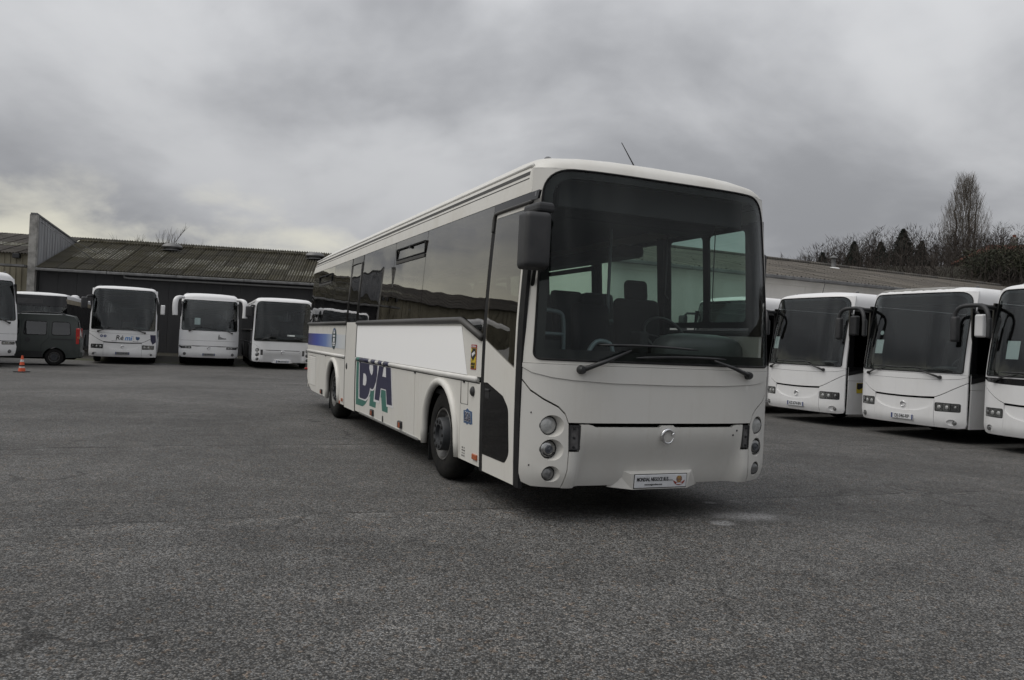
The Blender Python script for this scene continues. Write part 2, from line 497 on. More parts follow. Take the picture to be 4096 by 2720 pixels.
mat('zinc', (0.20, 0.20, 0.20), 0.55, 0.4, var=0.4, vscale=3)
mat('pipe_white', (0.22, 0.22, 0.22), 0.6)
mat('bark', (0.060, 0.050, 0.042), 0.95, var=0.4, vscale=5)
mat('bark_pale', (0.13, 0.115, 0.098), 0.95, var=0.4, vscale=5)
mat('twigs', (0.042, 0.034, 0.029), 0.95, var=0.4, vscale=0.4)
mat('needles', (0.018, 0.030, 0.022), 0.9, var=0.5, vscale=1.5)
mat('leaf_dark', (0.020, 0.027, 0.016), 0.85, var=0.6, vscale=0.8, col2=(0.045, 0.042, 0.022))
mat('hill_earth', (0.045, 0.038, 0.030), 1.0, var=0.6, vscale=0.2, col2=(0.030, 0.030, 0.020))
mat('render_cream', (0.40, 0.35, 0.26), 0.9, var=0.2, vscale=1)
mat('clay_tile', (0.20, 0.070, 0.042), 0.85, var=0.4, vscale=2.0, col2=(0.13, 0.05, 0.035))
mat('cone_orange', (0.62, 0.085, 0.025), 0.5, var=0.2, vscale=12)
mat('cone_white', (0.55, 0.55, 0.54), 0.6, var=0.3, vscale=14)
mat('cone_base', (0.02, 0.02, 0.02), 0.8)


# ================================================================== mesh helpers
def link(name, me, m=None, parent=None):
    o = bpy.data.objects.new(name, me)
    COL.objects.link(o)
    if m is not None and me is not None:
        me.materials.append(MATS[m])
    if parent is not None:
        o.parent = parent
    return o


def from_bm(name, bm, m, parent=None, smooth=False):
    me = bpy.data.meshes.new(name)
    bm.normal_update()
    bm.to_mesh(me)
    bm.free()
    if smooth:
        me.polygons.foreach_set('use_smooth', [True] * len(me.polygons))
    return link(name, me, m, parent)


def from_data(name, vs_, fs, m, parent=None, smooth=False):
    me = bpy.data.meshes.new(name)
    me.from_pydata(vs_, [], fs)
    me.update()
    if smooth:
        me.polygons.foreach_set('use_smooth', [True] * len(me.polygons))
    return link(name, me, m, parent)


def thing(name, label, cat, loc=(0, 0, 0), rz=0.0, group=None):
    o = bpy.data.objects.new(name, None)
    COL.objects.link(o)
    o.location = loc
    o.rotation_euler = (0, 0, rz)
    o.empty_display_size = 0.2
    tag(o, label, cat, group)
    return o


def tag(o, label=None, cat=None, group=None, kind=None):
    if label:
        o['label'] = label
    if cat:
        o['category'] = cat
    if group:
        o['group'] = group
    if kind:
        o['kind'] = kind
    return o


def box(name, lo, hi, m, parent=None, bev=0.0, seg=2, mtx=None):
    bm = bmesh.new()
    bmesh.ops.create_cube(bm, size=1.0)
    c = [(a + b) / 2 for a, b in zip(lo, hi)]
    s = [abs(b - a) for a, b in zip(lo, hi)]
    for v in bm.verts:
        v.co = Vector((v.co.x * s[0] + c[0], v.co.y * s[1] + c[1], v.co.z * s[2] + c[2]))
    if bev > 0:
        bmesh.ops.bevel(bm, geom=list(bm.edges), offset=min(bev, min(s) * 0.49), segments=seg, profile=0.5, affect='EDGES')
    if mtx is not None:
        bmesh.ops.transform(bm, matrix=mtx, verts=bm.verts)
    return from_bm(name, bm, m, parent, smooth=False)


def tube_data(pts, rad, n=8, closed=False, cap=True):
    pts = [Vector(p) for p in pts]
    k = len(pts)
    rads = rad if isinstance(rad, (list, tuple)) else [rad] * k
    vs_, fs = [], []
    prev = None
    for i, p in enumerate(pts):
        if closed:
            d = pts[(i + 1) % k] - pts[i - 1]
        else:
            d = pts[min(i + 1, k - 1)] - pts[max(i - 1, 0)]
        d.normalize()
        if prev is None:
            a = Vector((0, 0, 1)) if abs(d.z) < 0.9 else Vector((1, 0, 0))
            prev = d.cross(a).normalized()
        prev = (prev - d * prev.dot(d)).normalized()
        b = d.cross(prev)
        for j in range(n):
            t = 2 * math.pi * j / n
            vs_.append(p + (prev * math.cos(t) + b * math.sin(t)) * rads[i])
    m = k if closed else k - 1
    for i in range(m):
        for j in range(n):
            a0 = i * n + j
            a1 = i * n + (j + 1) % n
            b0 = ((i + 1) % k) * n + j
            b1 = ((i + 1) % k) * n + (j + 1) % n
            fs.append((a0, a1, b1, b0))
    if cap and not closed:
        fs.append(tuple(range(n))[::-1])
        fs.append(tuple(range((k - 1) * n, k * n)))
    return vs_, fs


def tube(name, pts, rad, m, parent=None, n=8, closed=False):
    v, f = tube_data(pts, rad, n, closed)
    return from_data(name, v, f, m, parent, True)


def smooth_path(pts, it=2):
    pts = [Vector(p) for p in pts]
    for _ in range(it):
        q = [pts[0]]
        for a, b in zip(pts[:-1], pts[1:]):
            q += [a.lerp(b, 0.25), a.lerp(b, 0.75)]
        q.append(pts[-1])
        pts = q
    return pts


def lathe(name, prof, m, parent=None, n=32, axis='Z', centre=(0, 0, 0)):
    """prof = [(radius, height)...]"""
    vs_, fs = [], []
    for r, h in prof:
        for j in range(n):
            t = 2 * math.pi * j / n
            a, b = r * math.cos(t), r * math.sin(t)
            q = {'Z': (a, b, h), 'X': (h, a, b), 'Y': (a, h, b)}[axis]
            vs_.append((q[0] + centre[0], q[1] + centre[1], q[2] + centre[2]))
    for i in range(len(prof) - 1):
        for j in range(n):
            fs.append((i * n + j, i * n + (j + 1) % n, (i + 1) * n + (j + 1) % n, (i + 1) * n + j))
    o = from_data(name, vs_, fs, m, parent, True)
    bm = bmesh.new()
    bm.from_mesh(o.data)
    bmesh.ops.remove_doubles(bm, verts=bm.verts, dist=1e-5)
    bmesh.ops.recalc_face_normals(bm, faces=bm.faces)
    for e in bm.edges:
        if len(e.link_faces) == 2 and e.calc_face_angle(0) > R(38):
            e.smooth = False
    bm.to_mesh(o.data)
    bm.free()
    return o


def inside(p, poly):
    x, y = p
    c = False
    j = len(poly) - 1
    for i in range(len(poly)):
        xi, yi = poly[i]
        xj, yj = poly[j]
        if (yi > y) != (yj > y) and x < (xj - xi) * (y - yi) / (yj - yi) + xi:
            c = not c
        j = i
    return c


def dens(poly, step):
    out = []
    k = len(poly)
    for i in range(k):
        a, b = poly[i], poly[(i + 1) % k]
        d = math.hypot(b[0] - a[0], b[1] - a[1])
        n = max(1, int(math.ceil(d / step)))
        for j in range(n):
            out.append((a[0] + (b[0] - a[0]) * j / n, a[1] + (b[1] - a[1]) * j / n))
    return out


def rounded(poly, rad, seg=5):
    """round the corners of a polygon; rad is one value or one per corner"""
    k = len(poly)
    rads = rad if isinstance(rad, (list, tuple)) else [rad] * k
    out = []
    for i in range(k):
        p = Vector(poly[i])
        a = Vector(poly[i - 1])
        b = Vector(poly[(i + 1) % k])
        r = rads[i]
        if r <= 0:
            out.append(tuple(p))
            continue
        da, db = (a - p), (b - p)
        la, lb = da.length, db.length
        da.normalize()
        db.normalize()
        ang = da.angle(db)
        d = min(r / max(math.tan(ang / 2), 1e-3), la * 0.49, lb * 0.49)
        s, e = p + da * d, p + db * d
        for j in range(seg + 1):
            t = j / seg
            q = s * (1 - t) ** 2 + p * 2 * t * (1 - t) + e * t ** 2
            out.append(tuple(q))
    return out


def rect(u0, v0, u1, v1):
    return [(u0, v0), (u1, v0), (u1, v1), (u0, v1)]


def circle(cx, cy, r, n=24, rx=None):
    rx = rx or r
    return [(cx + rx * math.cos(2 * math.pi * i / n), cy + r * math.sin(2 * math.pi * i / n)) for i in range(n)]


def inset(poly, d):
    """shrink a polygon by d (works for gently shaped outlines)"""
    k = len(poly)
    area = sum(poly[i][0] * poly[(i + 1) % k][1] - poly[(i + 1) % k][0] * poly[i][1] for i in range(k))
    sg = 1 if area > 0 else -1
    out = []
    for i in range(k):
        a, p, b = Vector(poly[i - 1]), Vector(poly[i]), Vector(poly[(i + 1) % k])
        e = b - a
        if e.length < 1e-9:
            out.append(tuple(p))
            continue
        e.normalize()
        out.append((p.x - e.y * d * sg, p.y + e.x * d * sg))
    return out


def surf(name, outer, fn, inward, th, m, parent=None, holes=(), step=0.08, smooth=True, grid=True):
    """a sheet cut out of the surface fn(u, v) along a 2-D outline, with holes, and a thickness"""
    loops = [dens(outer, step)] + [dens(h, step) for h in holes]
    pts, edges = [], []
    for lp in loops:
        b = len(pts)
        pts += lp
        edges += [(b + i, b + (i + 1) % len(lp)) for i in range(len(lp))]
    if grid:
        us = [p[0] for p in loops[0]]
        vs0 = [p[1] for p in loops[0]]
        nu = int((max(us) - min(us)) / step) + 1
        nv = int((max(vs0) - min(vs0)) / step) + 1
        for i in range(nu + 1):
            for j in range(nv + 1):
                q = (min(us) + (i + 0.5) * step, min(vs0) + (j + 0.5 + 0.25 * (i % 2)) * step)
                if not inside(q, loops[0]) or any(inside(q, h) for h in loops[1:]):
                    continue
                dmin = min((q[0] - a[0]) ** 2 + (q[1] - a[1]) ** 2 for lp in loops for a in lp)
                if dmin > (0.35 * step) ** 2:
                    pts.append(q)
    vo, eo, fo, *_ = delaunay_2d_cdt([Vector(p) for p in pts], edges, [], 0, 1e-6)
    tri = []
    for f in fo:
        c = sum((vo[i] for i in f), Vector((0, 0))) / len(f)
        a_, b_, c_ = (vo[i] for i in f)
        el = max((a_ - b_).length, (b_ - c_).length, (c_ - a_).length)
        if abs((b_ - a_).cross(c_ - a_)) < 0.004 * el * el:
            continue
        if inside(c, loops[0]) and not any(inside(c, h) for h in loops[1:]):
            tri.append(tuple(f))
    V3 = [Vector(fn(p.x, p.y)) for p in vo]
    inw = inward if callable(inward) else (lambda u, v: inward)
    verts = list(V3)
    faces = []
    f0 = tri[0]
    nrm = (V3[f0[1]] - V3[f0[0]]).cross(V3[f0[2]] - V3[f0[0]])
    ctr = vo[f0[0]]
    flip = nrm.dot(Vector(inw(ctr.x, ctr.y))) > 0
    tri = [t[::-1] if flip else t for t in tri]
    faces += tri
    nf = len(faces)
    if th > 0:
        B3 = [V3[i] + Vector(inw(p.x, p.y)) * th for i, p in enumerate(vo)]
        b = len(verts)
        verts += B3
        faces += [tuple(b + i for i in t[::-1]) for t in tri]
        nf = len(faces)
        cnt = {}
        for t in tri:
            for i in range(3):
                e = (t[i], t[(i + 1) % 3])
                cnt[e] = 1
        for (i, j) in list(cnt):
            if (j, i) not in cnt:
                k = len(verts)
                verts += [V3[i], V3[j], B3[j], B3[i]]
                faces.append((k, k + 3, k + 2, k + 1))
    me = bpy.data.meshes.new(name)
    me.from_pydata(verts, [], faces)
    me.update()
    if smooth:
        me.polygons.foreach_set('use_smooth', [i < nf for i in range(len(faces))])
    return link(name, me, m, parent)


def text(name, body, size, m, parent, mtx, ext=0.0015, shear=0.0, sx=1.0, bold=0.0):
    cu = bpy.data.curves.new(name, 'FONT')
    cu.body = body
    cu.size = size
    cu.align_x = 'CENTER'
    cu.align_y = 'CENTER'
    cu.extrude = ext
    cu.shear = shear
    cu.offset = bold
    cu.resolution_u = 3
    tmp = bpy.data.objects.new(name + '_tmp', cu)
    COL.objects.link(tmp)
    dg = bpy.context.evaluated_depsgraph_get()
    me = bpy.data.meshes.new_from_object(tmp.evaluated_get(dg))
    bpy.data.objects.remove(tmp)
    bpy.data.curves.remove(cu)
    me.transform(mtx @ Matrix.Diagonal((sx, 1, 1, 1)))
    me.materials.clear()
    o = link(name, me, m, parent)
    return o


def facing(x, y, z, tilt=0.0):
    """text placed on a front that looks towards -Y"""
    return Matrix.Translation((x, y, z)) @ Matrix.Rotation(R(90) + tilt, 4, 'X')


def facing_left(x, y, z):
    """text placed on a side that looks towards -X"""
    return Matrix.Translation((x, y, z)) @ Matrix.Rotation(R(-90), 4, 'Z') @ Matrix.Rotation(R(90), 4, 'X')


def sstep(a, b, x):
    t = min(1, max(0, (x - a) / (b - a)))
    return t * t * (3 - 2 * t)


# ================================================================== ground
def ground_z(x, y):
    # flat where the big bus stands, falling gently towards the yard's edges
    ax, ay = 1.35, 6.6
    ux, uy = -0.398, 0.917
    t = max(-3.0, min(12.0, (x - ax) * ux + (y - ay) * uy))
    d = math.hypot(x - ax - ux * t, y - ay - uy * t)
    dc = math.hypot(x, y)
    d = min(d, max(0.0, dc))
    return GZ * sstep(3.5, 11.0, d)


def axis(vals):
    out = []
    for a, b, n in vals:
        out += [a + (b - a) * i / n for i in range(n)]
    out.append(vals[-1][1])
    return out


gx = axis([(-600, -60, 6), (-60, -30, 6), (-30, 30, 75), (30, 60, 6), (60, 600, 6)])
gy = axis([(-600, -20, 8), (-20, 45, 80), (45, 90, 6), (90, 700, 6)])
gv = [(x, y, ground_z(x, y)) for y in gy for x in gx]
nx = len(gx)
gf = [(j * nx + i, j * nx + i + 1, (j + 1) * nx + i + 1, (j + 1) * nx + i) for j in range(len(gy) - 1) for i in range(nx - 1)]
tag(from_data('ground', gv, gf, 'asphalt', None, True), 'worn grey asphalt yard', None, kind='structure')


# ================================================================== bus parts shared by every bus
def wheel(parent, x, y, r, side, twin=False, detail=True, width=0.28):
    """side -1: outer face looks towards -X"""
    s = side
    n = 48 if detail else 28
    xo = x                                   # outer face of the tyre
    e = bpy.data.objects.new('wheel', None)
    COL.objects.link(e)
    e.parent = parent
    w_ = width
    rr = r * 0.585
    pr = [(rr, 0.030), (rr + 0.012, 0.010), (r * 0.72, 0.0), (r * 0.86, 0.006), (r * 0.955, 0.028), (r, 0.07), (r, w_ - 0.05), (r * 0.95, w_ - 0.015), (rr, w_ - 0.02)]
    lathe('tyre', [(a, -s * h) for a, h in pr], 'tyre', e, n, 'X', (xo, y, r))
    dp = 0.15 if twin else 0.02
    prim = [(rr + 0.006, 0.030), (rr - 0.004, 0.012), (rr - 0.018, 0.016), (rr - 0.03, 0.05), (rr * 0.80, 0.075 + dp * 0.3), (rr * 0.62, 0.06 + dp), (rr * 0.60, 0.055 + dp), (0.001, 0.055 + dp)]
    rim = lathe('rim', [(a, -s * h) for a, h in prim], 'rim_steel', e, n, 'X', (xo, y, r))
    hp = -0.035 if not twin else 0.02
    hub = lathe('hub', [(rr * 0.64, -s * (0.05 + dp)), (rr * 0.63, -s * (hp + 0.012)), (rr * 0.60, -s * hp), (rr * 0.36, -s * hp), (rr * 0.34, -s * (hp + 0.035)), (0.001, -s * (hp + 0.03))], 'hub_grey', e, n, 'X', (xo, y, r))
    if detail:
        for i in range(10):
            t = 2 * math.pi * i / 10
            cy, cz = y + rr * 0.49 * math.cos(t), r + rr * 0.49 * math.sin(t)
            lathe('nut', [(0.020, -s * (hp + 0.002)), (0.020, -s * (hp - 0.006)), (0.012, -s * (hp - 0.010)), (0.001, -s * (hp - 0.010))], 'rubber', e, 10, 'X', (xo, cy, cz))
    return e


def arch_poly(y0, y1, zb, zt, arches):
    """panel outline y0..y1 x zb..zt with semicircular wheel openings cut from its lower edge"""
    pts = [(y0, zt), (y0, zb)]
    for (cy, cz, r) in sorted(arches):
        if cy + r <= y0 or cy - r >= y1:
            continue
        pts.append((cy - r, zb))
        pts.append((cy - r, cz))
        for i in range(1, 16):
            t = math.pi - math.pi * i / 16
            pts.append((cy + r * math.cos(t), cz + r * math.sin(t) * 1.02))
        pts.append((cy + r, cz))
        pts.append((cy + r, zb))
    pts += [(y1, zb), (y1, zt)]
    return pts


class Bus:
    def __init__(self, root, W=1.275, H=3.095, L=11.2, bulge=0.03, white='white_paint', tilt=0.0):
        self.r, self.W, self.H, self.L, self.b, self.white, self.tilt = root, W, H, L, bulge, white, tilt

    def Xs(self, z):
        return self.W - self.b * ((z - 1.3) / 1.2) ** 2 - self.tilt * max(0.0, (z - 1.62) / 1.1)

    def side(self, s, off=0.0):
        return lambda y, z: (s * (self.Xs(z) + off), y, z)

    def panel(self, name, s, poly, m, th=0.03, off=0.0, step=0.22, holes=(), parent=None):
        return surf(name, poly, self.side(s, off), (-s, 0, 0), th, m, parent or self.r, holes, step)

    def section(self, zs):
        X, H = self.Xs, self.H
        half = [(X(zs), zs), (X(zs + 0.07), zs + 0.07), (X(2.83) if zs < 2.8 else X(zs + 0.1), max(2.83, zs + 0.1))]
        z0 = half[-1][1]
        x0 = half[-1][0]
        rc = H - 0.035 - z0
        for i in range(1, 7):
            t = math.pi / 2 * i / 6
            half.append((x0 - 0.21 * (1 - math.cos(t)), z0 + rc * math.sin(t)))
        half += [(x0 - 0.45, H - 0.018), (0.45, H - 0.004), (0.0, H)]
        return half + [(-x, z) for x, z in half[::-1][1:]]

    def roof(self, Yf, zs=2.705, zcap=2.935, dome=0.5, m=None):
        sec = self.section(zs)
        ys = [None] * 7 + [self.L * k / 8 for k in range(1, 8)] + [self.L - 0.35, self.L - 0.12, self.L - 0.02]
        vs_, fs = [], []
        for i, yy in enumerate(ys):
            for (x, z) in sec:
                zl = min(z, zcap)
                y0 = Yf(max(-self.W, min(self.W, x)), zl)
                if i < 7:
                    a = math.pi / 2 * i / 6
                    vs_.append((x, y0 + dome * (1 - math.cos(a)), zl + (z - zl) * math.sin(a)))
                else:
                    k = 1.0
                    zz = z
                    if yy > self.L - 0.4:
                        zz = z - (0.02 if yy < self.L - 0.2 else (0.08 if yy < self.L - 0.05 else 0.16)) * sstep(2.7, 3.0, z)
                    vs_.append((x * k, yy, zz))
        n = len(sec)
        for i in range(len(ys) - 1):
            for j in range(n - 1):
                fs.append((i * n + j, i * n + j + 1, (i + 1) * n + j + 1, (i + 1) * n + j))
        fs.append(tuple((len(ys) - 1) * n + j for j in range(n)))
        o = from_data('roof', vs_, fs, m or self.white, self.r, True)
        bm = bmesh.new()
        bm.from_mesh(o.data)
        bmesh.ops.recalc_face_normals(bm, faces=bm.faces)
        bm.to_mesh(o.data)
        bm.free()
        # ceiling lining just under it
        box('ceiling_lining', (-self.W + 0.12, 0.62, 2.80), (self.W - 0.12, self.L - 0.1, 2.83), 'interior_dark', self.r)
        return o

    def rear(self, zb=0.35):
        L = self.L
        fn = lambda x, z: (x, L - 0.10 * (abs(x) / self.W) ** 4, z)
        win = rounded(rect(-0.95, 1.75, 0.95, 2.55), 0.1)
        surf('rear_panel', [(-self.Xs(zb) + .01, zb), (self.Xs(zb) - .01, zb), (self.Xs(2.9) - .03, 2.92), (-self.Xs(2.9) + .03, 2.92)], fn, (0, -1, 0), 0.04, self.white, self.r, [win], 0.3)
        surf('rear_window', inset(win, 0.005), fn, (0, -1, 0), 0.008, 'tinted_glass', self.r, (), 0.3)
        for s in (-1, 1):
            box('tail_lamp', (s * 1.0 - 0.09, L - 0.05, 0.8), (s * 1.0 + 0.09, L + 0.012, 1.25), 'red_lens', self.r, 0.02)

    def underside(self, axles, r, zf=0.92):
        L, W = self.L, self.W
        box('cabin_floor', (-W + 0.06, 0.30, zf - 0.05), (W - 0.06, L - 0.08, zf), 'interior_dark', self.r)
        box('chassis', (-0.72, 0.55, 0.36), (0.72, L - 0.25, 0.62), 'underbody', self.r)
        for k, a in enumerate([0.35] + list(axles)):
            y0 = 0.35 if k == 0 else a + r + 0.14
            y1 = (axles[k] - r - 0.14) if k < len(axles) else L - 0.12
            if y1 > y0:
                box('underfloor', (-W + 0.08, y0, 0.40), (W - 0.08, y1, 0.46), 'underbody', self.r)
        for a in axles:
            lathe('axle', [(0.001, -0.8), (0.09, -0.8), (0.09, 0.8), (0.001, 0.8)], 'underbody', self.r, 14, 'X', (0, a, r))
            for s in (-1, 1):
                # wheel well: half barrel, dark
                vs_, fs = [], []
                rr = r + 0.10
                for i in range(17):
                    t = math.pi * i / 16
                    for xx in (s * (W - 0.05), s * (W - 0.62)):
                        vs_.append((xx, a + rr * math.cos(t), r + 0.02 + rr * math.sin(t)))
                for i in range(16):
                    fs.append((2 * i, 2 * i + 1, 2 * i + 3, 2 * i + 2))
                fs.append(tuple(2 * i + 1 for i in range(17)))
                from_data('wheel_well', vs_, fs, 'underbody', self.r, False)

    def wheels(self, axles, r, detail=True, inset_x=0.035):
        for k, a in enumerate(axles):
            for s in (-1, 1):
                wheel(self.r, s * (self.W - inset_x), a, r, s, twin=(k > 0), detail=detail and s == -1)

    def glass_row(self, s, panes, z0, z1, gm, frame=True, y_end=None, gap=0.006):
        polys = []
        for p in panes:
            a, b = p[0], p[1]
            polys.append(rounded(rect(a + gap, z0, b - gap, z1), 0.03, 3))
        if frame:
            y0 = min(p[0] for p in panes)
            y1 = max(p[1] for p in panes)
            holes = [rounded(rect(p[0] + 0.05, z0 + 0.06, p[1] - 0.05, z1 - 0.05), 0.05, 3) for p in panes]
            self.panel('window_frame', s, rect(y0, z0, y1, z1), 'rubber', 0.02, -0.016, 0.35, holes)
        for pl in polys:
            self.panel('window', s, pl, gm, 0.006, 0.0, 0.35)


def plate(root, x, y, z, body, tilt=0.0, bg='plate_white', ink='ink', wd=0.52, ht=0.11, rz=0.0):
    M0 = Matrix.Translation((x, y, z)) @ Matrix.Rotation(rz, 4, 'Z') @ Matrix.Rotation(tilt, 4, 'X')
    p = box('number_plate', (-wd / 2, -0.006, -ht / 2), (wd / 2, 0.006, ht / 2), bg, root, 0.004, 1, M0)
    box('plate_band', (-wd / 2 + 0.004, -0.009, -ht / 2 + 0.004), (-wd / 2 + 0.038, -0.0058, ht / 2 - 0.004), 'plate_blue', p, 0, 1, M0)
    box('plate_band', (wd / 2 - 0.030, -0.009, -ht / 2 + 0.004), (wd / 2 - 0.004, -0.0058, ht / 2 - 0.004), 'plate_blue', p, 0, 1, M0)
    text('lettering', body, ht * 0.92, ink, p, M0 @ facing(0, -0.0075, 0), 0.001, 0, 0.80, 0.0015)
    return p


def badge(root, x, y, z, s, name='badge'):
    """open chrome ring shaped like a leaping fish"""
    pts, rads = [], []
    for i in range(30):
        k = i / 29
        t = R(28) + R(322) * k
        pts.append((x + s * math.cos(t), y - 0.010, z + s * math.sin(t)))
        rads.append(s * (0.12 + 0.20 * math.exp(-((k - 0.30) / 0.22) ** 2) + 0.06 * math.exp(-((k - 0.62) / 0.2) ** 2)) * min(1.0, 0.35 + (1 - k) * 5))
    b = tube(name, pts, rads, 'chrome', root, 8)
    tube('snout', [(x - 0.86 * s, y - 0.010, z + 0.50 * s), (x - 1.12 * s, y - 0.010, z + 0.20 * s), (x - 1.32 * s, y - 0.010, z + 0.02 * s)], [0.22 * s, 0.15 * s, 0.03 * s], 'chrome', b, 6)
    tube('tail', [(x + 0.62 * s, y - 0.012, z + 0.22 * s), (x + 0.95 * s, y - 0.014, z + 0.40 * s), (x + 1.22 * s, y - 0.012, z + 0.70 * s)], [0.06 * s, 0.16 * s, 0.03 * s], 'chrome', b, 6)
    return b


def wiper(root, Yf, pivot, elbow, b0, b1, lift=0.05):
    P = lambda q, l: (q[0], Yf(q[0], q[1]) - l, q[1])
    d = Vector((elbow[0] - pivot[0], elbow[1] - pivot[1]))
    mid = Vector(pivot) + d * 0.45
    arm = tube('wiper', [P(pivot, lift - 0.012), P(mid, lift + 0.015), P(elbow, lift)], [0.022, 0.017, 0.007], 'black_plastic', root, 8)
    px = P(pivot, 0)
    lathe('pivot_cap', [(0.001, -0.062), (0.026, -0.060), (0.034, -0.045), (0.036, 0.0)], 'black_plastic', arm, 16, 'Y', px)
    n = 9
    bl = [(b0[0] + (b1[0] - b0[0]) * i / n, b0[1] + (b1[1] - b0[1]) * i / n + 0.012 * math.sin(math.pi * i / n)) for i in range(n + 1)]
    tube('blade', [P(q, lift - 0.022) for q in bl], [0.004] + [0.011] * (n - 1) + [0.004], 'black_plastic', arm, 6)
    return arm


def coach_seat(root, x, y, zf, m='seat_plain', rot=0.0):
    """one double seat facing forward"""
    e = bpy.data.objects.new('seat', None)
    COL.objects.link(e)
    e.parent = root
    for k in (-1, 1):
        xc = x + k * 0.22
        box('cushion', (xc - 0.21, y - 0.02, zf + 0.34), (xc + 0.21, y + 0.42, zf + 0.46), m, e, 0.04)
        Mx = Matrix.Translation((xc, y + 0.42, zf + 0.42)) @ Matrix.Rotation(R(-14), 4, 'X')
        box('backrest', (-0.21, -0.045, 0.0), (0.21, 0.06, 0.78), m, e, 0.05, 2, Mx)
    return e


def disc_lamp(root, name, Yf, cx, cz, r, m, ring=True, sgn=1, inner=None):
    """round lamp lying flat in a scooped recess of the curved corner panel"""
    n = 28
    xo = cx + sgn * r * 1.02
    yp = Yf(xo, cz) + 0.006
    rh = r * 1.24
    hx = cx - sgn * r * 0.20
    lo = []
    hi = []
    for i in range(n):
        t = 2 * math.pi * i / n
        X, Z = hx + rh * math.cos(t), cz + rh * 0.985 * math.sin(t)
        hi.append((X, Yf(X, Z) + 0.001, Z))
        lo.append((cx + r * 1.06 * math.cos(t), yp + 0.006, cz + r * 1.06 * math.sin(t)))
    fs = [(i, (i + 1) % n, n + (i + 1) % n, n + i) for i in range(n)]
    o = from_data('lamp_recess', hi + lo, fs, 'aged_gelcoat', root, True)
    lamp = lathe(name, [(r, 0.004), (r * 0.97, -0.006), (r * 0.85, -0.014), (r * 0.6, -0.022), (r * 0.3, -0.027), (0.001, -0.029)], m, root, n, 'Y', (cx, yp, cz))
    lathe('bezel', [(r * 1.09, 0.008), (r * 1.09, -0.004), (r * 1.03, -0.008), (r * 0.985, -0.004), (r * 0.98, 0.006)], 'black_plastic', lamp, n, 'Y', (cx, yp, cz))
    if inner:
        lathe('projector', [(r * 0.52, -0.020), (r * 0.50, -0.030), (r * 0.36, -0.034), (r * 0.3, -0.030), (0.001, -0.036)], inner, lamp, 20, 'Y', (cx, yp, cz))
        pts = [(cx + r * 0.74 * math.cos(t), yp - 0.019, cz + r * 0.74 * math.sin(t)) for t in [R(205) + R(130) * i / 10 for i in range(11)]]
        tube('reflector_arc', pts, r * 0.085, 'ink', lamp, 6)
    return rect, (hx, cz, rh)


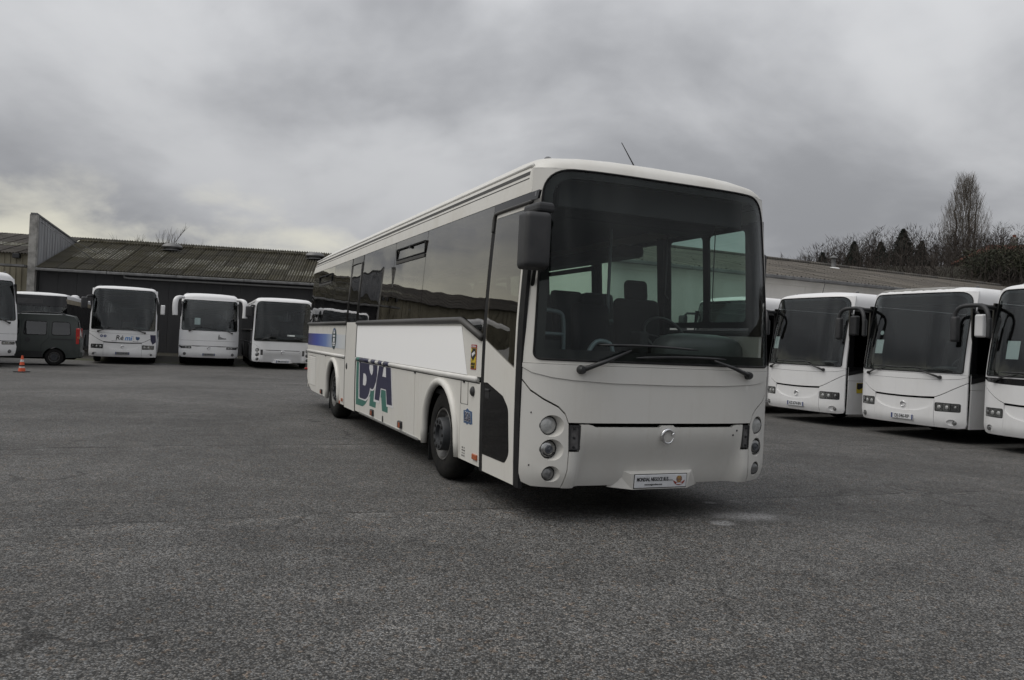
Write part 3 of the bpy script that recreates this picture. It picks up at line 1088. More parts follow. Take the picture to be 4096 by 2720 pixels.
# ------------------------------------------------------------------ the intercity bus type of the main bus
def ares(root, main=True, white='white_paint', plate_text=None):
    B = Bus(root, 1.275, 3.095, 11.2, 0.03, white, 0.026)
    Wd = 1.275

    def Yf(x, z):
        c = 0.27 * (min(abs(x), Wd) / Wd) ** 5
        ln = 0.0
        if z > 1.32:
            ln = 0.16 * ((z - 1.32) / 1.62) ** 1.25
        if z < 0.46:
            ln += 0.05 * ((0.46 - z) / 0.17) ** 2
        return c + ln

    def Yb(x, z):
        k = 1 - sstep(0.76, 0.86, abs(x))
        return Yf(x, z) + k * 0.115 * sstep(0.785, 0.36, z)
    inw = (0, 1, 0)
    F = lambda f, o=0.0: (lambda x, z: (x, f(x, z) + o, z))

    frontm = 'aged_gelcoat' if main else white
    # ---- windscreen
    wb = 1.335 if main else 1.20
    ws = rounded([(-1.195, wb), (1.195, wb), (1.128, 2.898), (-1.128, 2.898)], [0.06, 0.06, 0.24, 0.24], 8)
    mask_o = [(-1.262, 1.30), (1.262, 1.30), (1.198, 2.910), (-1.198, 2.910)]
    if main:
        surf('front_mask', mask_o, F(Yf), inw, 0.03, white, root, [inset(ws, -0.004)], 0.10)
    else:
        surf('front_mask', [(-1.262, 1.17), (1.262, 1.17), (1.198, 2.910), (-1.198, 2.910)], F(Yf), inw, 0.03, white, root, [inset(ws, -0.004)], 0.12)
    gl = surf('windscreen', inset(ws, 0.006), F(Yf, -0.004), inw, 0.006, 'windscreen_glass' if main else 'dim_windscreen', root, (), 0.12)
    zin = wb + 0.085 if main else 1.42
    hole = rounded([(-1.12, zin), (1.12, zin), (1.055, 2.83), (-1.055, 2.83)], [0.05, 0.05, 0.2, 0.2], 8)
    surf('windscreen_border', inset(ws, 0.008), F(Yf, 0.006), inw, 0.004, 'rubber', gl, [hole], 0.10)
    tube('gasket', [(x, Yf(x, z) - 0.004, z) for x, z in dens(ws, 0.07)], 0.009, 'rubber', gl, 6, True)

    # ---- hood
    sc = [(1.262, 1.175), (1.20, 1.085), (1.11, 1.02), (1.0, 0.962), (0.945, 0.905), (0.917, 0.832)]
    crease = [(1.262, 1.262), (1.20, 1.222), (1.06, 1.19), (0.90, 1.174), (0.56, 1.158), (0.0, 1.152)]
    cr_l = [(-x, z) for x, z in crease]
    cr_full = cr_l + crease[::-1][1:]
    if main:
        up = [(-1.262, 1.297)] + [(x, z + 0.001) for x, z in cr_full] + [(1.262, 1.297)]
        surf('hood_upper', up, F(Yf, -0.009), inw, 0.03, frontm, root, (), 0.09)
        low = [(x, z - 0.001) for x, z in cr_full] + sc + [(-x, z) for x, z in sc[::-1]]
    else:
        low = [(-1.262, 1.165), (1.262, 1.165)] + [(x, z - 0.01) for x, z in sc] + [(-x, z - 0.01) for x, z in sc[::-1]]
    surf('hood_lower', low, F(Yf), inw, 0.03, frontm, root, (), 0.09)
    surf('front_backing', [(-1.2, 0.36), (1.2, 0.36), (1.2, 1.25), (-1.2, 1.25)], F(Yb, 0.10), inw, 0.01, 'underbody', root, (), 0.3)

    # ---- lamp corners
    for s in (-1, 1):
        g = 0.008
        out = [(s * 1.262, 1.175 - 0.014)] + [(s * (x + g * 0.3), z - 0.014) for x, z in sc[1:]] + [(s * 0.912, 0.60), (s * 0.918, 0.45), (s * 0.945, 0.30), (s * 1.16, 0.302), (s * 1.235, 0.335), (s * 1.252, 0.40)]
        lamps = [(1.055, 0.800, 0.072, 'lens_frost', None), (1.050, 0.608, 0.070, 'lens_mirror', 'bulb_dark'), (1.045, 0.412, 0.054, 'lens_dark', None)]
        holes = []
        for k, (lx, lz, lr, lm, li) in enumerate(lamps):
            rh = lr * 1.24
            hx = s * lx - s * lr * 0.20
            holes.append([(hx + rh * math.cos(2 * math.pi * i / 28), lz + rh * 0.985 * math.sin(2 * math.pi * i / 28)) for i in range(28)])
        surf('corner_panel', out, F(Yf), inw, 0.03, frontm, root, holes, 0.07)
        for k, (lx, lz, lr, lm, li) in enumerate(lamps):
            disc_lamp(root, 'headlight' if k < 2 else 'fog_lamp', Yf, s * lx, lz, lr, lm, True, s, li)
        yy = Yf(s * 0.865, 0.71) + 0.004
        mk = surf('marker_lamp', rounded(rect(s * 0.865 - 0.047, 0.611, s * 0.865 + 0.047, 0.812), 0.008, 2), F(Yf, 0.008), inw, 0.02, 'lens_grey', root, (), 0.06)
        surf('marker_rim', rounded(rect(s * 0.865 - 0.047, 0.611, s * 0.865 + 0.047, 0.812), 0.008, 2), F(Yf, 0.001), inw, 0.01, 'black_plastic', mk, [rect(s * 0.865 - 0.034, 0.622, s * 0.865 + 0.034, 0.800)], 0.06)
        for zz in (0.635, 0.71, 0.785):
            lathe('screw', [(0.001, -0.006), (0.010, -0.005), (0.011, 0.006)], 'ink', mk, 10, 'Y', (s * 0.868, Yf(s * 0.865, zz) + 0.006, zz))

    # ---- bumper
    bt = [(0.905, 0.595), (0.815, 0.595), (0.815, 0.818), (0.745, 0.818), (0.715, 0.812), (0.690, 0.798), (0.082, 0.797), (0.070, 0.803), (0.055, 0.815)]
    bo = [(-0.937, 0.295), (0.937, 0.295), (0.910, 0.45)] + bt + [(-x, z) for x, z in bt[::-1]] + [(-0.910, 0.45)]
    surf('bumper', bo, F(Yb), inw, 0.04, frontm, root, (), 0.05)
    badge(root, 0.0, Yb(0, 0.72) - 0.004, 0.722, 0.057)
    # number plate housing: a wedge standing out of the scooped bumper
    x0, x1 = -0.30, 0.30
    yp = 0.085
    M0 = Matrix.Translation((0, yp, 0.335)) @ Matrix.Rotation(R(4), 4, 'X')
    hv = [(-0.30, -0.012, 0.066), (0.30, -0.012, 0.066), (0.275, -0.012, -0.068), (-0.275, -0.012, -0.068),
          (-0.42, 0.10, 0.10), (0.42, 0.10, 0.10), (0.46, 0.10, -0.066), (-0.46, 0.10, -0.066)]
    hv = [M0 @ Vector(v) for v in hv]
    from_data('plate_housing', hv, [(0, 3, 2, 1), (0, 1, 5, 4), (1, 2, 6, 5), (2, 3, 7, 6), (3, 0, 4, 7)], frontm, root, False)
    if main:
        pm = Matrix.Translation((0, yp - 0.014, 0.335)) @ Matrix.Rotation(R(4), 4, 'X')
        p = box('name_plate', (-0.262, -0.006, -0.056), (0.262, 0.006, 0.056), 'plate_white', root, 0.004, 1, pm)
        pf = box('plate_edge', (-0.268, -0.002, -0.062), (0.268, 0.008, 0.062), 'ink', p, 0.003, 1, pm)
        text('lettering', 'MONDIAL NEGOCE BUS', 0.044, 'ink', p, pm @ facing(-0.085, -0.0072, 0.016), 0.0008, 0.0, 0.66, 0.0012)
        text('lettering', 'S.A.R.L', 0.018, 'ink_grey', p, pm @ facing(0.098, -0.0072, 0.008), 0.0008, 0.15, 0.9, 0.0003)
        text('lettering', 'www.negocebus.com', 0.023, 'ink', p, pm @ facing(-0.075, -0.0072, -0.027), 0.0008, 0.1, 0.9, 0.0003)
        lathe('globe_print', [(0.030, 0.001), (0.029, -0.0015), (0.001, -0.002)], 'globe_gold', p, 24, 'Y', tuple(pm @ Vector((0.185, -0.0062, 0.016))))
        rb = [(-0.060, 0.004), (-0.030, -0.012), (0.030, -0.012), (0.060, 0.006), (0.052, -0.016), (0.030, -0.034), (0.0, -0.040), (-0.030, -0.034), (-0.052, -0.016)]
        surf('ribbon_print', rb, lambda u, v: tuple(pm @ Vector((0.185 + u, -0.0085, 0.0 + v))), inw, 0.001, 'ribbon_red', p, (), 0.03, False)
        surf('ribbon_print', rounded(rect(-0.028, -0.031, 0.028, -0.018), 0.004, 2), lambda u, v: tuple(pm @ Vector((0.185 + u, -0.0098, v))), inw, 0.001, 'plate_white', p, (), 0.03, False)
    else:
        plate(root, 0, yp - 0.016, 0.335, plate_text, R(4), 'plate_white')
    for bx, bz in ((0.745, 0.768), (0.705, 0.728)):
        lathe('bolt_hole', [(0.001, -0.002), (0.009, -0.0015), (0.009, 0.004)], 'ink', root, 10, 'Y', (bx, Yb(bx, bz), bz))
    for bz in (0.90, 0.475):
        lathe('bolt_hole', [(0.001, -0.002), (0.007, -0.0015), (0.007, 0.004)], 'ink', root, 10, 'Y', (-1.19, Yf(-1.19, bz), bz))

    # ---- wipers
    wiper(root, Yf, (-0.845, 1.262), (-0.42, 1.435), (-0.70, 1.468), (0.26, 1.462))
    wiper(root, Yf, (0.835, 1.258), (0.42, 1.378), (0.56, 1.392), (-0.36, 1.375))

    # ---- sides
    r = 0.465
    ax = (2.28, 8.27)
    arches = [(ax[0], 0.46, 0.545), (ax[1], 0.46, 0.545)]
    zb = 0.305
    lowm = white if main else 'dark_side'
    for s in (-1, 1):
        if s == -1 and main:
            segs = [(1.13, 1.655), (1.66, 3.225), (3.232, 4.688), (4.695, 6.112), (6.118, 6.43), (7.30, 7.648), (7.654, 9.008), (9.014, 10.015), (10.02, 11.12)]
        else:
            segs = [(0.36, 1.655), (1.66, 3.2), (3.206, 5.4), (5.406, 7.3), (7.306, 9.2), (9.206, 11.12)]
        for a, b_ in segs:
            pl = arch_poly(a + 0.002, b_ - 0.002, zb, 1.072, arches)
            hl = ()
            if s == -1 and main and a == 10.02:
                pl = [(10.022, 1.072), (10.022, zb), (10.55, zb + 0.01), (10.95, 0.42), (11.10, 0.56), (11.10, 1.072)]
                hl = [rect(10.12, 0.43, 10.92, 1.005)]
            B.panel('skirt_panel', s, pl, lowm, 0.03, 0, 0.22, hl)
        # waist panel between rub rail and window line
        spans = [(1.13, 6.43), (7.30, 11.12)] if (s == -1 and main) else [(0.36, 11.12)]
        for a, b_ in spans:
            if s == -1 and main and a == 1.13:
                wp = [(1.132, 1.125), (6.43, 1.125), (6.43, 1.618), (1.70, 1.618), (1.132, 1.455)]
            else:
                wp = rect(a, 1.125, b_, 1.618)
            B.panel('waist_panel', s, wp, lowm, 0.03, -0.002)
            # rub rail
            tube('rub_rail', [(s * (B.Xs(1.1) - 0.006), a + 0.1 * (a < 2 and s == -1 and main), 1.098), (s * (B.Xs(1.1) - 0.006), b_ - 0.004, 1.098)], 0.028, 'moulding_white' if main else 'dark_side', root, 10)
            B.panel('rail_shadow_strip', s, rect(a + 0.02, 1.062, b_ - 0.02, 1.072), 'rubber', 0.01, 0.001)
            pts = [(s * (B.Xs(1.65) + 0.004), b_, 1.648)]
            if s == -1 and main and a == 1.13:
                pts += [(s * (B.Xs(1.65) + 0.004), 1.74, 1.652), (s * (B.Xs(1.65) + 0.004), 1.66, 1.636), (s * (B.Xs(1.55) + 0.004), 1.135, 1.487)]
            else:
                pts += [(s * (B.Xs(1.65) + 0.004), a, 1.648)]
            tube('window_strip', pts, 0.034, 'strip_grey', root, 8)
        # wheel arch lips
        for cy, cz, ar in arches:
            pts = [(cy - ar - 0.01, 0.31), (cy - ar - 0.005, cz)] + [(cy - (ar + 0.005) * math.cos(math.pi * i / 14), cz + (ar + 0.012) * math.sin(math.pi * i / 14)) for i in range(1, 14)] + [(cy + ar + 0.005, cz), (cy + ar + 0.01, 0.30)]
            tube('wheel_arch_lip', [(s * (B.Xs(z) + 0.0), y, z) for y, z in pts], [0.035] + [0.042] * (len(pts) - 2) + [0.035], white if main else 'dark_side', root, 10)
            for q in (1,):
                box('mud_flap', (s * (Wd - 0.20) - 0.15, cy + ar - 0.09, 0.12), (s * (Wd - 0.20) + 0.13, cy + ar - 0.075, 0.50), 'rubber', root)
    # windows
    if main:
        B.glass_row(-1, [(3.16, 4.57), (4.57, 6.43), (7.30, 8.76), (8.76, 11.06)], 1.683, 2.70, 'bronze_glass')
        f = [(1.135, 1.525), (1.66, 1.683), (3.155, 1.683), (3.155, 2.70), (1.135, 2.70)]
        B.panel('window', -1, f, 'bronze_glass', 0.006, 0, 0.3)
        B.panel('window_frame', -1, f, 'rubber', 0.02, -0.016, 0.3, [rounded([(1.22, 1.60), (1.70, 1.75), (3.09, 1.75), (3.09, 2.64), (1.22, 2.64)], 0.04, 3)])
        B.glass_row(1, [(0.50, 1.165), (1.165, 1.86), (1.98, 3.40), (3.50, 4.95), (4.98, 6.4), (6.43, 7.9), (7.93, 9.4), (9.43, 10.95)], 1.70, 2.70, 'green_glass')
        for zq in (2.49,):
            for (a, b_) in ((3.50, 4.95), (6.43, 7.9)):
                box('window_bar', (Wd - 0.07, a + 0.04, zq - 0.03), (Wd - 0.045, b_ - 0.04, zq + 0.03), 'rubber', root)
        for (a, b_) in ((1.86, 1.98), (3.40, 3.50)):
            B.panel('window_pillar', 1, rect(a, 1.62, b_, 2.705), 'rubber', 0.09, 0.0)
        B.panel('window_pillar', 1, rect(0.33, 1.62, 0.50, 2.705), 'rubber', 0.04, 0.0)
        # opening vents in two of the panes
        for (a, b_, z0_, z1_) in ((3.20, 4.45, 2.455, 2.59), (8.98, 10.3, 2.445, 2.575)):
            vx = -(B.Xs(2.5) + 0.006)
            fr = tube('vent_frame', [(vx, a, z0_), (vx, b_, z0_), (vx, b_, z1_), (vx, a, z1_)], 0.011, 'rubber', root, 6, True)
            box('vent_sill', (vx - 0.012, a, z0_ - 0.055), (vx + 0.014, b_, z0_ - 0.014), 'strip_grey', fr, 0.006)
            box('vent_latch', (vx - 0.014, (a + b_) / 2 - 0.03, z1_ - 0.03), (vx + 0.004, (a + b_) / 2 + 0.03, z1_ - 0.008), 'ink', fr)
    else:
        for s in (-1, 1):
            B.glass_row(s, [(0.5, 1.9), (1.9, 3.7), (3.7, 5.5), (5.5, 7.3), (7.3, 9.1), (9.1, 11.0)], 1.683, 2.70, 'tinted_glass')
    B.roof(Yf, 2.705, 2.908, 0.5)
    B.rear()
    for s in (-1, 1):
        xs = s * 1.193
        tube('roof_moulding', [(s * (B.Xs(2.93) - 0.022), 0.42, 2.945), (s * (B.Xs(2.93) - 0.022), 11.0, 2.945)], 0.017, 'moulding_white', root, 8)
        B.panel('gutter_line', s, rect(0.42, 2.828, 11.0, 2.836), 'rubber', 0.004, 0.0015, 0.5)
        B.panel('roof_grille', s, rect(0.42, 2.862, 10.9, 2.892), 'strip_grey', 0.004, 0.0015, 0.5)
    # roof furniture
    for s in (-1, 1):
        lathe('roof_marker', [(0.04, 0.0), (0.038, 0.03), (0.02, 0.045), (0.001, 0.047)], 'lens_grey', root, 12, 'Z', (s * 0.93, 0.64, 3.045))
    if main:
        a0 = Vector((-0.04, 0.62, 3.085))
        tube('antenna', [a0, a0 + Vector((-0.05, -0.005, 0.065)), a0 + Vector((-0.18, -0.02, 0.225))], [0.008, 0.006, 0.0035], 'ink', root, 6)
        lathe('antenna_base', [(0.035, 0), (0.03, 0.02), (0.012, 0.04), (0.001, 0.04)], 'black_plastic', root, 12, 'Z', (-0.04, 0.62, 3.075))
    B.underside(ax, r)
    B.wheels(ax, r, main)
    return B, Yf


def mirror_box(root, c, sx, sy, sz, m='mirror_grey', rz=0.0, name='mirror', rad=0.06):
    """mirror housing with a flat glass face at the back"""
    M0 = Matrix.Translation(c) @ Matrix.Rotation(rz, 4, 'Z')
    bm = bmesh.new()
    bmesh.ops.create_cube(bm, size=1.0)
    for v in bm.verts:
        k = 1.0 if v.co.y > 0 else 0.80
        v.co = Vector((v.co.x * sx * k, v.co.y * sy, v.co.z * sz * (1.0 if v.co.y > 0 else 0.93)))
    bmesh.ops.bevel(bm, geom=list(bm.edges), offset=rad, segments=4, profile=0.6, affect='EDGES')
    bmesh.ops.transform(bm, matrix=M0, verts=bm.verts)
    o = from_bm(name, bm, m, root, True)
    box('mirror_glass', (-sx * 0.40, sy / 2 - 0.004, -sz * 0.42), (sx * 0.40, sy / 2 + 0.004, sz * 0.42), 'chrome', o, 0.003, 1, M0)
    return o


# ================================================================== 1. the main bus
MB = thing('bus', 'large white single-decker bus with white redaction patch and navy letters on its side', 'bus', (1.350, 6.609, 0.0), R(23.465))
B, Yf = ares(MB, True)
X_ = lambda z: -B.Xs(z)


def side_part(name, poly, m, off=0.002, th=0.002, holes=(), step=0.2, parent=None):
    return B.panel(name, -1, poly, m, th + 0.001, off, step, holes, parent)


# front door: leaf with two panes
dz0, dz1 = 0.285, 2.605
fd = thing('front_door', None, None)
for k in ('label', 'category'):
    if k in fd:
        del fd[k]
fd.parent = MB
upg = [(0.385, 1.255), (1.045, 1.475), (1.045, 2.565), (0.385, 2.565)]
lowg = rounded([(1.045, 0.438), (1.045, 1.085), (0.96, 1.085), (0.60, 0.995), (0.475, 0.90), (0.445, 0.52), (0.53, 0.438)], [0, 0, 0.05, 0.06, 0.1, 0.1, 0.08], 4)
surf('door_skin', rect(0.352, dz0, 1.048, dz1), B.side(-1, 0.0), (1, 0, 0), 0.035, 'white_paint', fd, [[(0.385, 1.24), (1.04, 1.46), (1.04, 2.57), (0.385, 2.57)], inset(lowg, -0.003)], 0.2)
surf('door_window', rounded(upg, 0.03, 3), B.side(-1, 0.002), (1, 0, 0), 0.006, 'bronze_glass', fd, (), 0.25)
surf('door_window', lowg, B.side(-1, 0.002), (1, 0, 0), 0.006, 'tinted_glass', fd, (), 0.2)
surf('door_frame', upg, B.side(-1, -0.012), (1, 0, 0), 0.02, 'rubber', fd, [rounded([(0.43, 1.33), (1.0, 1.53), (1.0, 2.52), (0.43, 2.52)], 0.04, 3)], 0.25)
box('handle_recess', (X_(1.0) - 0.006, 0.90, 0.945), (X_(1.0) + 0.01, 1.0, 1.035), 'ink', fd, 0.01)
box('door_handle', (X_(1.0) - 0.014, 0.905, 1.012), (X_(1.0), 0.995, 1.032), 'black_plastic', fd, 0.006)
# black seals and header round the doors
for (a, b_, z0_, z1_) in ((0.252, 0.350, 0.275, 2.60), (1.050, 1.130, 0.275, 2.60)):
    side_part('door_seal', rect(a, z0_, b_, z1_), 'rubber', -0.002, 0.03)
hd = tube('door_header', smooth_path([(X_(2.45) - 0.004, 1.10, 2.45), (X_(2.6) - 0.004, 1.105, 2.61), (X_(2.6) - 0.004, 1.02, 2.618), (X_(2.6) - 0.004, 0.30, 2.618)], 2), 0.017, 'strip_grey', MB, 8)
side_part('header_band', rounded([(0.21, 2.632), (1.132, 2.632), (1.132, 2.702), (0.185, 2.702)], 0.008, 2), 'black_gloss', -0.001, 0.02)
side_part('band_sticker', rect(0.235, 2.655, 0.265, 2.695), 'lens_grey', 0.001)
# rear door
md = thing('middle_door', None, None)
for k in ('label', 'category'):
    if k in md:
        del md[k]
md.parent = MB
surf('door_skin', rect(6.49, dz0, 7.24, 1.66), B.side(-1, 0.004), (1, 0, 0), 0.035, 'white_paint', md, (), 0.25)
surf('door_window', rect(6.50, 1.664, 7.23, 2.58), B.side(-1, 0.004), (1, 0, 0), 0.006, 'bronze_glass', md, (), 0.25)
surf('door_frame', rect(6.50, 1.664, 7.23, 2.58), B.side(-1, -0.012), (1, 0, 0), 0.02, 'rubber', md, [rounded(rect(6.56, 1.72, 7.17, 2.53), 0.04, 3)], 0.25)
tube('door_trim', [(X_(1.68) - 0.006, 6.492, 1.68), (X_(2.58) - 0.006, 6.492, 2.585), (X_(2.58) - 0.006, 7.238, 2.585), (X_(1.68) - 0.006, 7.238, 1.68)], 0.016, 'strip_grey', md, 6)
lathe('lock', [(0.055, 0.006), (0.055, -0.004), (0.04, -0.012), (0.001, -0.014)], 'black_plastic', md, 16, 'X', (X_(0.98), 7.10, 0.955))
for a, b_ in ((6.43, 6.488), (7.242, 7.30)):
    side_part('door_seal', rect(a, 0.275, b_, 2.70), 'rubber', -0.002, 0.03)
side_part('door_top_band', rect(6.488, 2.60, 7.242, 2.70), 'black_gloss', -0.001, 0.02)

# livery
side_part('redaction_patch', [(1.70, 1.592), (1.49, 1.130), (6.425, 1.130), (6.425, 1.604)], 'redaction_white', 0.004, 0.002)  # added white redaction patch over hidden lettering, not part of the livery


def shift(poly, k=1.0):
    """outlines read off at the widest point of the body, moved onto its curved flank"""
    out = []
    for y, z in poly:
        f = (3.87 - B.Xs(z)) / (3.87 - 1.275)
        out.append((-5.5246 + (y + 5.5246) * f, 1.4546 + (z - 1.4546) * f))
    return out


def cut(poly, zmax=1.058):
    """keep what lies below zmax (Sutherland-Hodgman)"""
    out = []
    for i in range(len(poly)):
        a, b_ = poly[i], poly[(i + 1) % len(poly)]
        if a[1] <= zmax:
            out.append(a)
        if (a[1] <= zmax) != (b_[1] <= zmax):
            t = (zmax - a[1]) / (b_[1] - a[1])
            out.append((a[0] + (b_[0] - a[0]) * t, zmax))
    return out


LB = [(6.146, 1.108), (5.52, 1.112), (5.388, 1.102), (5.144, 1.108), (4.977, 1.108), (5.027, 1.052), (5.028, 0.921), (5.075, 0.831), (5.167, 0.751), (5.223, 0.721), (5.31, 0.711), (5.409, 0.725), (5.429, 0.665), (5.504, 0.599), (5.611, 0.552), (5.709, 0.536), (6.023, 0.533), (6.06, 0.547)]
LA = [(4.918, 1.11), (4.396, 1.115), (4.318, 1.053), (4.269, 0.882), (4.216, 0.71), (4.18, 0.585), (4.433, 0.577), (4.468, 0.662), (4.509, 0.763), (4.796, 0.762), (4.818, 0.662), (4.857, 0.588), (5.11, 0.586), (5.082, 0.713), (5.045, 0.832), (4.979, 0.96)]
LW = [(6.19, 1.11), (4.37, 1.119), (4.292, 1.054), (4.215, 0.818), (4.13, 0.553), (4.455, 0.547), (4.526, 0.748), (4.77, 0.747), (4.786, 0.65), (4.832, 0.555), (5.171, 0.552), (5.144, 0.665), (5.119, 0.744), (5.189, 0.704), (5.286, 0.687), (5.377, 0.695), (5.398, 0.637), (5.481, 0.567), (5.637, 0.515), (6.12, 0.513)]
LG = [(6.368, 1.116), (6.10, 1.116), (6.05, 0.60), (5.60, 0.56), (5.391, 0.72), (5.16, 0.72), (5.171, 0.60), (5.021, 0.60), (5.05, 0.472), (5.413, 0.47), (5.392, 0.608), (5.438, 0.597), (5.662, 0.471), (5.823, 0.422), (6.291, 0.414)]
LG2 = [(4.80, 0.77), (4.50, 0.77), (4.44, 0.60), (4.396, 0.55), (4.386, 0.47), (4.679, 0.469), (4.722, 0.57), (4.755, 0.638), (4.799, 0.642)]
H1 = [(5.848, 0.905), (5.734, 0.904), (5.66, 0.869), (5.637, 0.81), (5.66, 0.755), (5.716, 0.732), (5.854, 0.735)]
H2 = [(5.487, 1.046), (5.288, 1.047), (5.264, 0.989), (5.282, 0.936), (5.339, 0.905), (5.426, 0.936), (5.497, 1.0)]
H3 = [(4.667, 1.054), (4.563, 1.052), (4.536, 0.924), (4.723, 0.924)]
lg = side_part('emblem_shadow', cut(shift(LG)), 'teal', 0.0015, 0.001)
side_part('emblem_shadow', cut(shift(LG2)), 'teal', 0.0015, 0.001)
side_part('emblem_outline', cut(shift(LW)), 'letter_white', 0.0030, 0.001)
LWd = [(y - 0.035, z - 0.022) for y, z in LW]
side_part('emblem_letter', cut(shift(LB)), 'navy', 0.0045, 0.001)
side_part('emblem_letter', cut(shift(LA)), 'navy', 0.0045, 0.001)
for h in (H1, H2, H3):
    side_part('emblem_counter', cut(shift(h)), 'letter_white', 0.0060, 0.001)
# the part of the emblem that runs over the rub rail
for a, b_, mm in ((6.13, 6.36, 'teal'), (5.53, 6.13, 'navy'), (5.14, 5.39, 'navy'), (4.76, 4.97, 'navy'), (4.41, 4.68, 'navy')):
    tube('emblem_on_rail', [(-(B.Xs(1.1) - 0.006), a, 1.098), (-(B.Xs(1.1) - 0.006), b_, 1.098)], 0.0290, mm, MB, 10)
side_part('blue_stripe', rect(7.31, 1.222, 11.10, 1.458), 'blue_stripe', 0.001, 0.001)
ov = side_part('oval_emblem', [(8.27 + 0.20 * math.cos(t), 1.383 + 0.186 * math.sin(t)) for t in [2 * math.pi * i / 28 for i in range(28)]], 'teal_dark', 0.004, 0.001, (), 0.1)
side_part('oval_tip', [(8.27 + 0.11 * math.cos(t), 1.535 + 0.030 * math.sin(t)) for t in [2 * math.pi * i / 16 for i in range(16)]], 'logo_blue', 0.006, 0.001, (), 0.1, ov)
for (cy, cz, a, b_) in ((8.27, 1.50, 0.07, 0.03), (8.27, 1.43, 0.10, 0.016), (8.27, 1.36, 0.07, 0.035), (8.27, 1.30, 0.12, 0.012), (8.27, 1.265, 0.09, 0.010)):
    side_part('oval_mark', rect(cy - a, cz - b_, cy + a, cz + b_), 'letter_white', 0.006, 0.001, (), 0.1, ov)
# hazard sticker
st = side_part('warning_sticker', rounded(rect(1.262, 1.186, 1.408, 1.420), 0.012, 3), 'sticker_red', 0.002, 0.001, (), 0.1)
side_part('sticker_field', rect(1.272, 1.196, 1.398, 1.388), 'sticker_yellow', 0.0035, 0.001, (), 0.1, st)
side_part('sticker_art', [(1.395, 1.385), (1.28, 1.385), (1.275, 1.32), (1.34, 1.268), (1.395, 1.262)], 'ink', 0.005, 0.001, (), 0.1, st)
side_part('sticker_art', [(1.375, 1.335), (1.31, 1.358), (1.29, 1.338), (1.36, 1.306)], 'letter_white', 0.0065, 0.001, (), 0.1, st)
side_part('sticker_art', [(1.395, 1.34), (1.36, 1.37), (1.395, 1.385)], 'sticker_yellow', 0.0065, 0.001, (), 0.1, st)
side_part('sticker_art', [(1.392, 1.30), (1.345, 1.268), (1.385, 1.266)], 'sticker_yellow', 0.0065, 0.001, (), 0.1, st)
text('sticker_text', 'ATTENTION', 0.022, 'letter_white', st, facing_left(X_(1.40) - 0.0045, 1.335, 1.402), 0.0006, 0, 0.9, 0.0005)
text('sticker_text', 'ANGLES', 0.034, 'ink', st, facing_left(X_(1.24) - 0.0058, 1.335, 1.238), 0.0006, 0, 0.8, 0.001)
text('sticker_text', 'MORTS', 0.034, 'ink', st, facing_left(X_(1.21) - 0.0058, 1.335, 1.208), 0.0006, 0, 0.8, 0.001)
# small emblem ahead of the front wheel
se = side_part('small_emblem', [(1.555, 0.785), (1.50, 0.79), (1.45, 0.812), (1.40, 0.795), (1.325, 0.79), (1.315, 0.70), (1.31, 0.675), (1.36, 0.665), (1.42, 0.672), (1.45, 0.655), (1.49, 0.668), (1.545, 0.665)], 'logo_blue', 0.002, 0.001, (), 0.1)
text('emblem_text', 'BSA', 0.115, 'letter_white', se, facing_left(X_(0.73) - 0.0045, 1.436, 0.728), 0.0006, 0.1, 0.86, 0.006)
text('emblem_text', 'BSA', 0.115, 'navy', se, facing_left(X_(0.73) - 0.0060, 1.436, 0.728), 0.0006, 0.1, 0.86, 0.002)
# small printed notices low behind the door
for i in range(4):
    for j in range(2):
        text('printed_notice', rnd.choice(['1110', '0508', 'kg', '19000', '12.0', 'PTAC']), 0.018, 'ink', MB, facing_left(X_(0.4) - 0.0025, 1.57 - 0.05 * j, 0.425 - 0.026 * i), 0.0005, 0, 0.9)
# louvred engine vent
lv = side_part('vent_backing', rect(10.12, 0.43, 10.92, 1.005), 'underbody', -0.05, 0.01)
for i in range(15):
    z = 0.455 + i * 0.0375
    bm = bmesh.new()
    bmesh.ops.create_cube(bm, size=1.0)
    for v in bm.verts:
        v.co = Vector((v.co.x * 0.008, v.co.y * 0.80, v.co.z * 0.036))
    bmesh.ops.transform(bm, matrix=Matrix.Translation((X_(z) + 0.006, 10.52, z)) @ Matrix.Rotation(R(28), 4, 'Y'), verts=bm.verts)
    from_bm('louvre', bm, 'white_paint', MB)
# flap, filler caps, lamps on the side
tube('flap_joint', [(X_(1.06) - 0.001, 1.648, 1.06), (X_(0.845) - 0.001, 1.640, 0.845), (X_(0.845) - 0.001, 1.445, 0.848), (X_(1.06) - 0.001, 1.452, 1.06)], 0.0035, 'ink', MB, 5)
lathe('side_repeater', [(0.048, 0.004), (0.045, -0.012), (0.03, -0.024), (0.001, -0.028)], 'black_plastic', MB, 18, 'X', (X_(0.98), 1.315, 0.983))
box('catch', (X_(1.05) - 0.012, 1.54, 1.048), (X_(1.05) + 0.004, 1.58, 1.064), 'ink', MB, 0.004)
for (y, z) in ((9.34, 0.372), (5.27, 0.385), (3.80, 0.385)):
    o = box('side_marker', (X_(z) - 0.03, y - 0.075, z - 0.042), (X_(z) + 0.01, y + 0.075, z + 0.046), 'black_plastic', MB, 0.012)
    box('amber_lens', (X_(z) - 0.034, y - 0.055, z - 0.032), (X_(z) - 0.026, y + 0.018, z + 0.030), 'amber', o, 0.003)
for (y, z, a) in ((7.42, 0.383, 0.05), (1.225, 0.382, 0.060), (7.62, 0.33, 0.022)):
    box('reflector', (X_(z) - 0.016, y - a, z - 0.026), (X_(z) + 0.004, y + a, z + 0.026), 'amber', MB, 0.006)
lathe('rear_marker', [(0.001, -0.06), (0.02, -0.055), (0.024, 0)], 'red_lens', MB, 10, 'X', (X_(0.75), 11.08, 0.72))
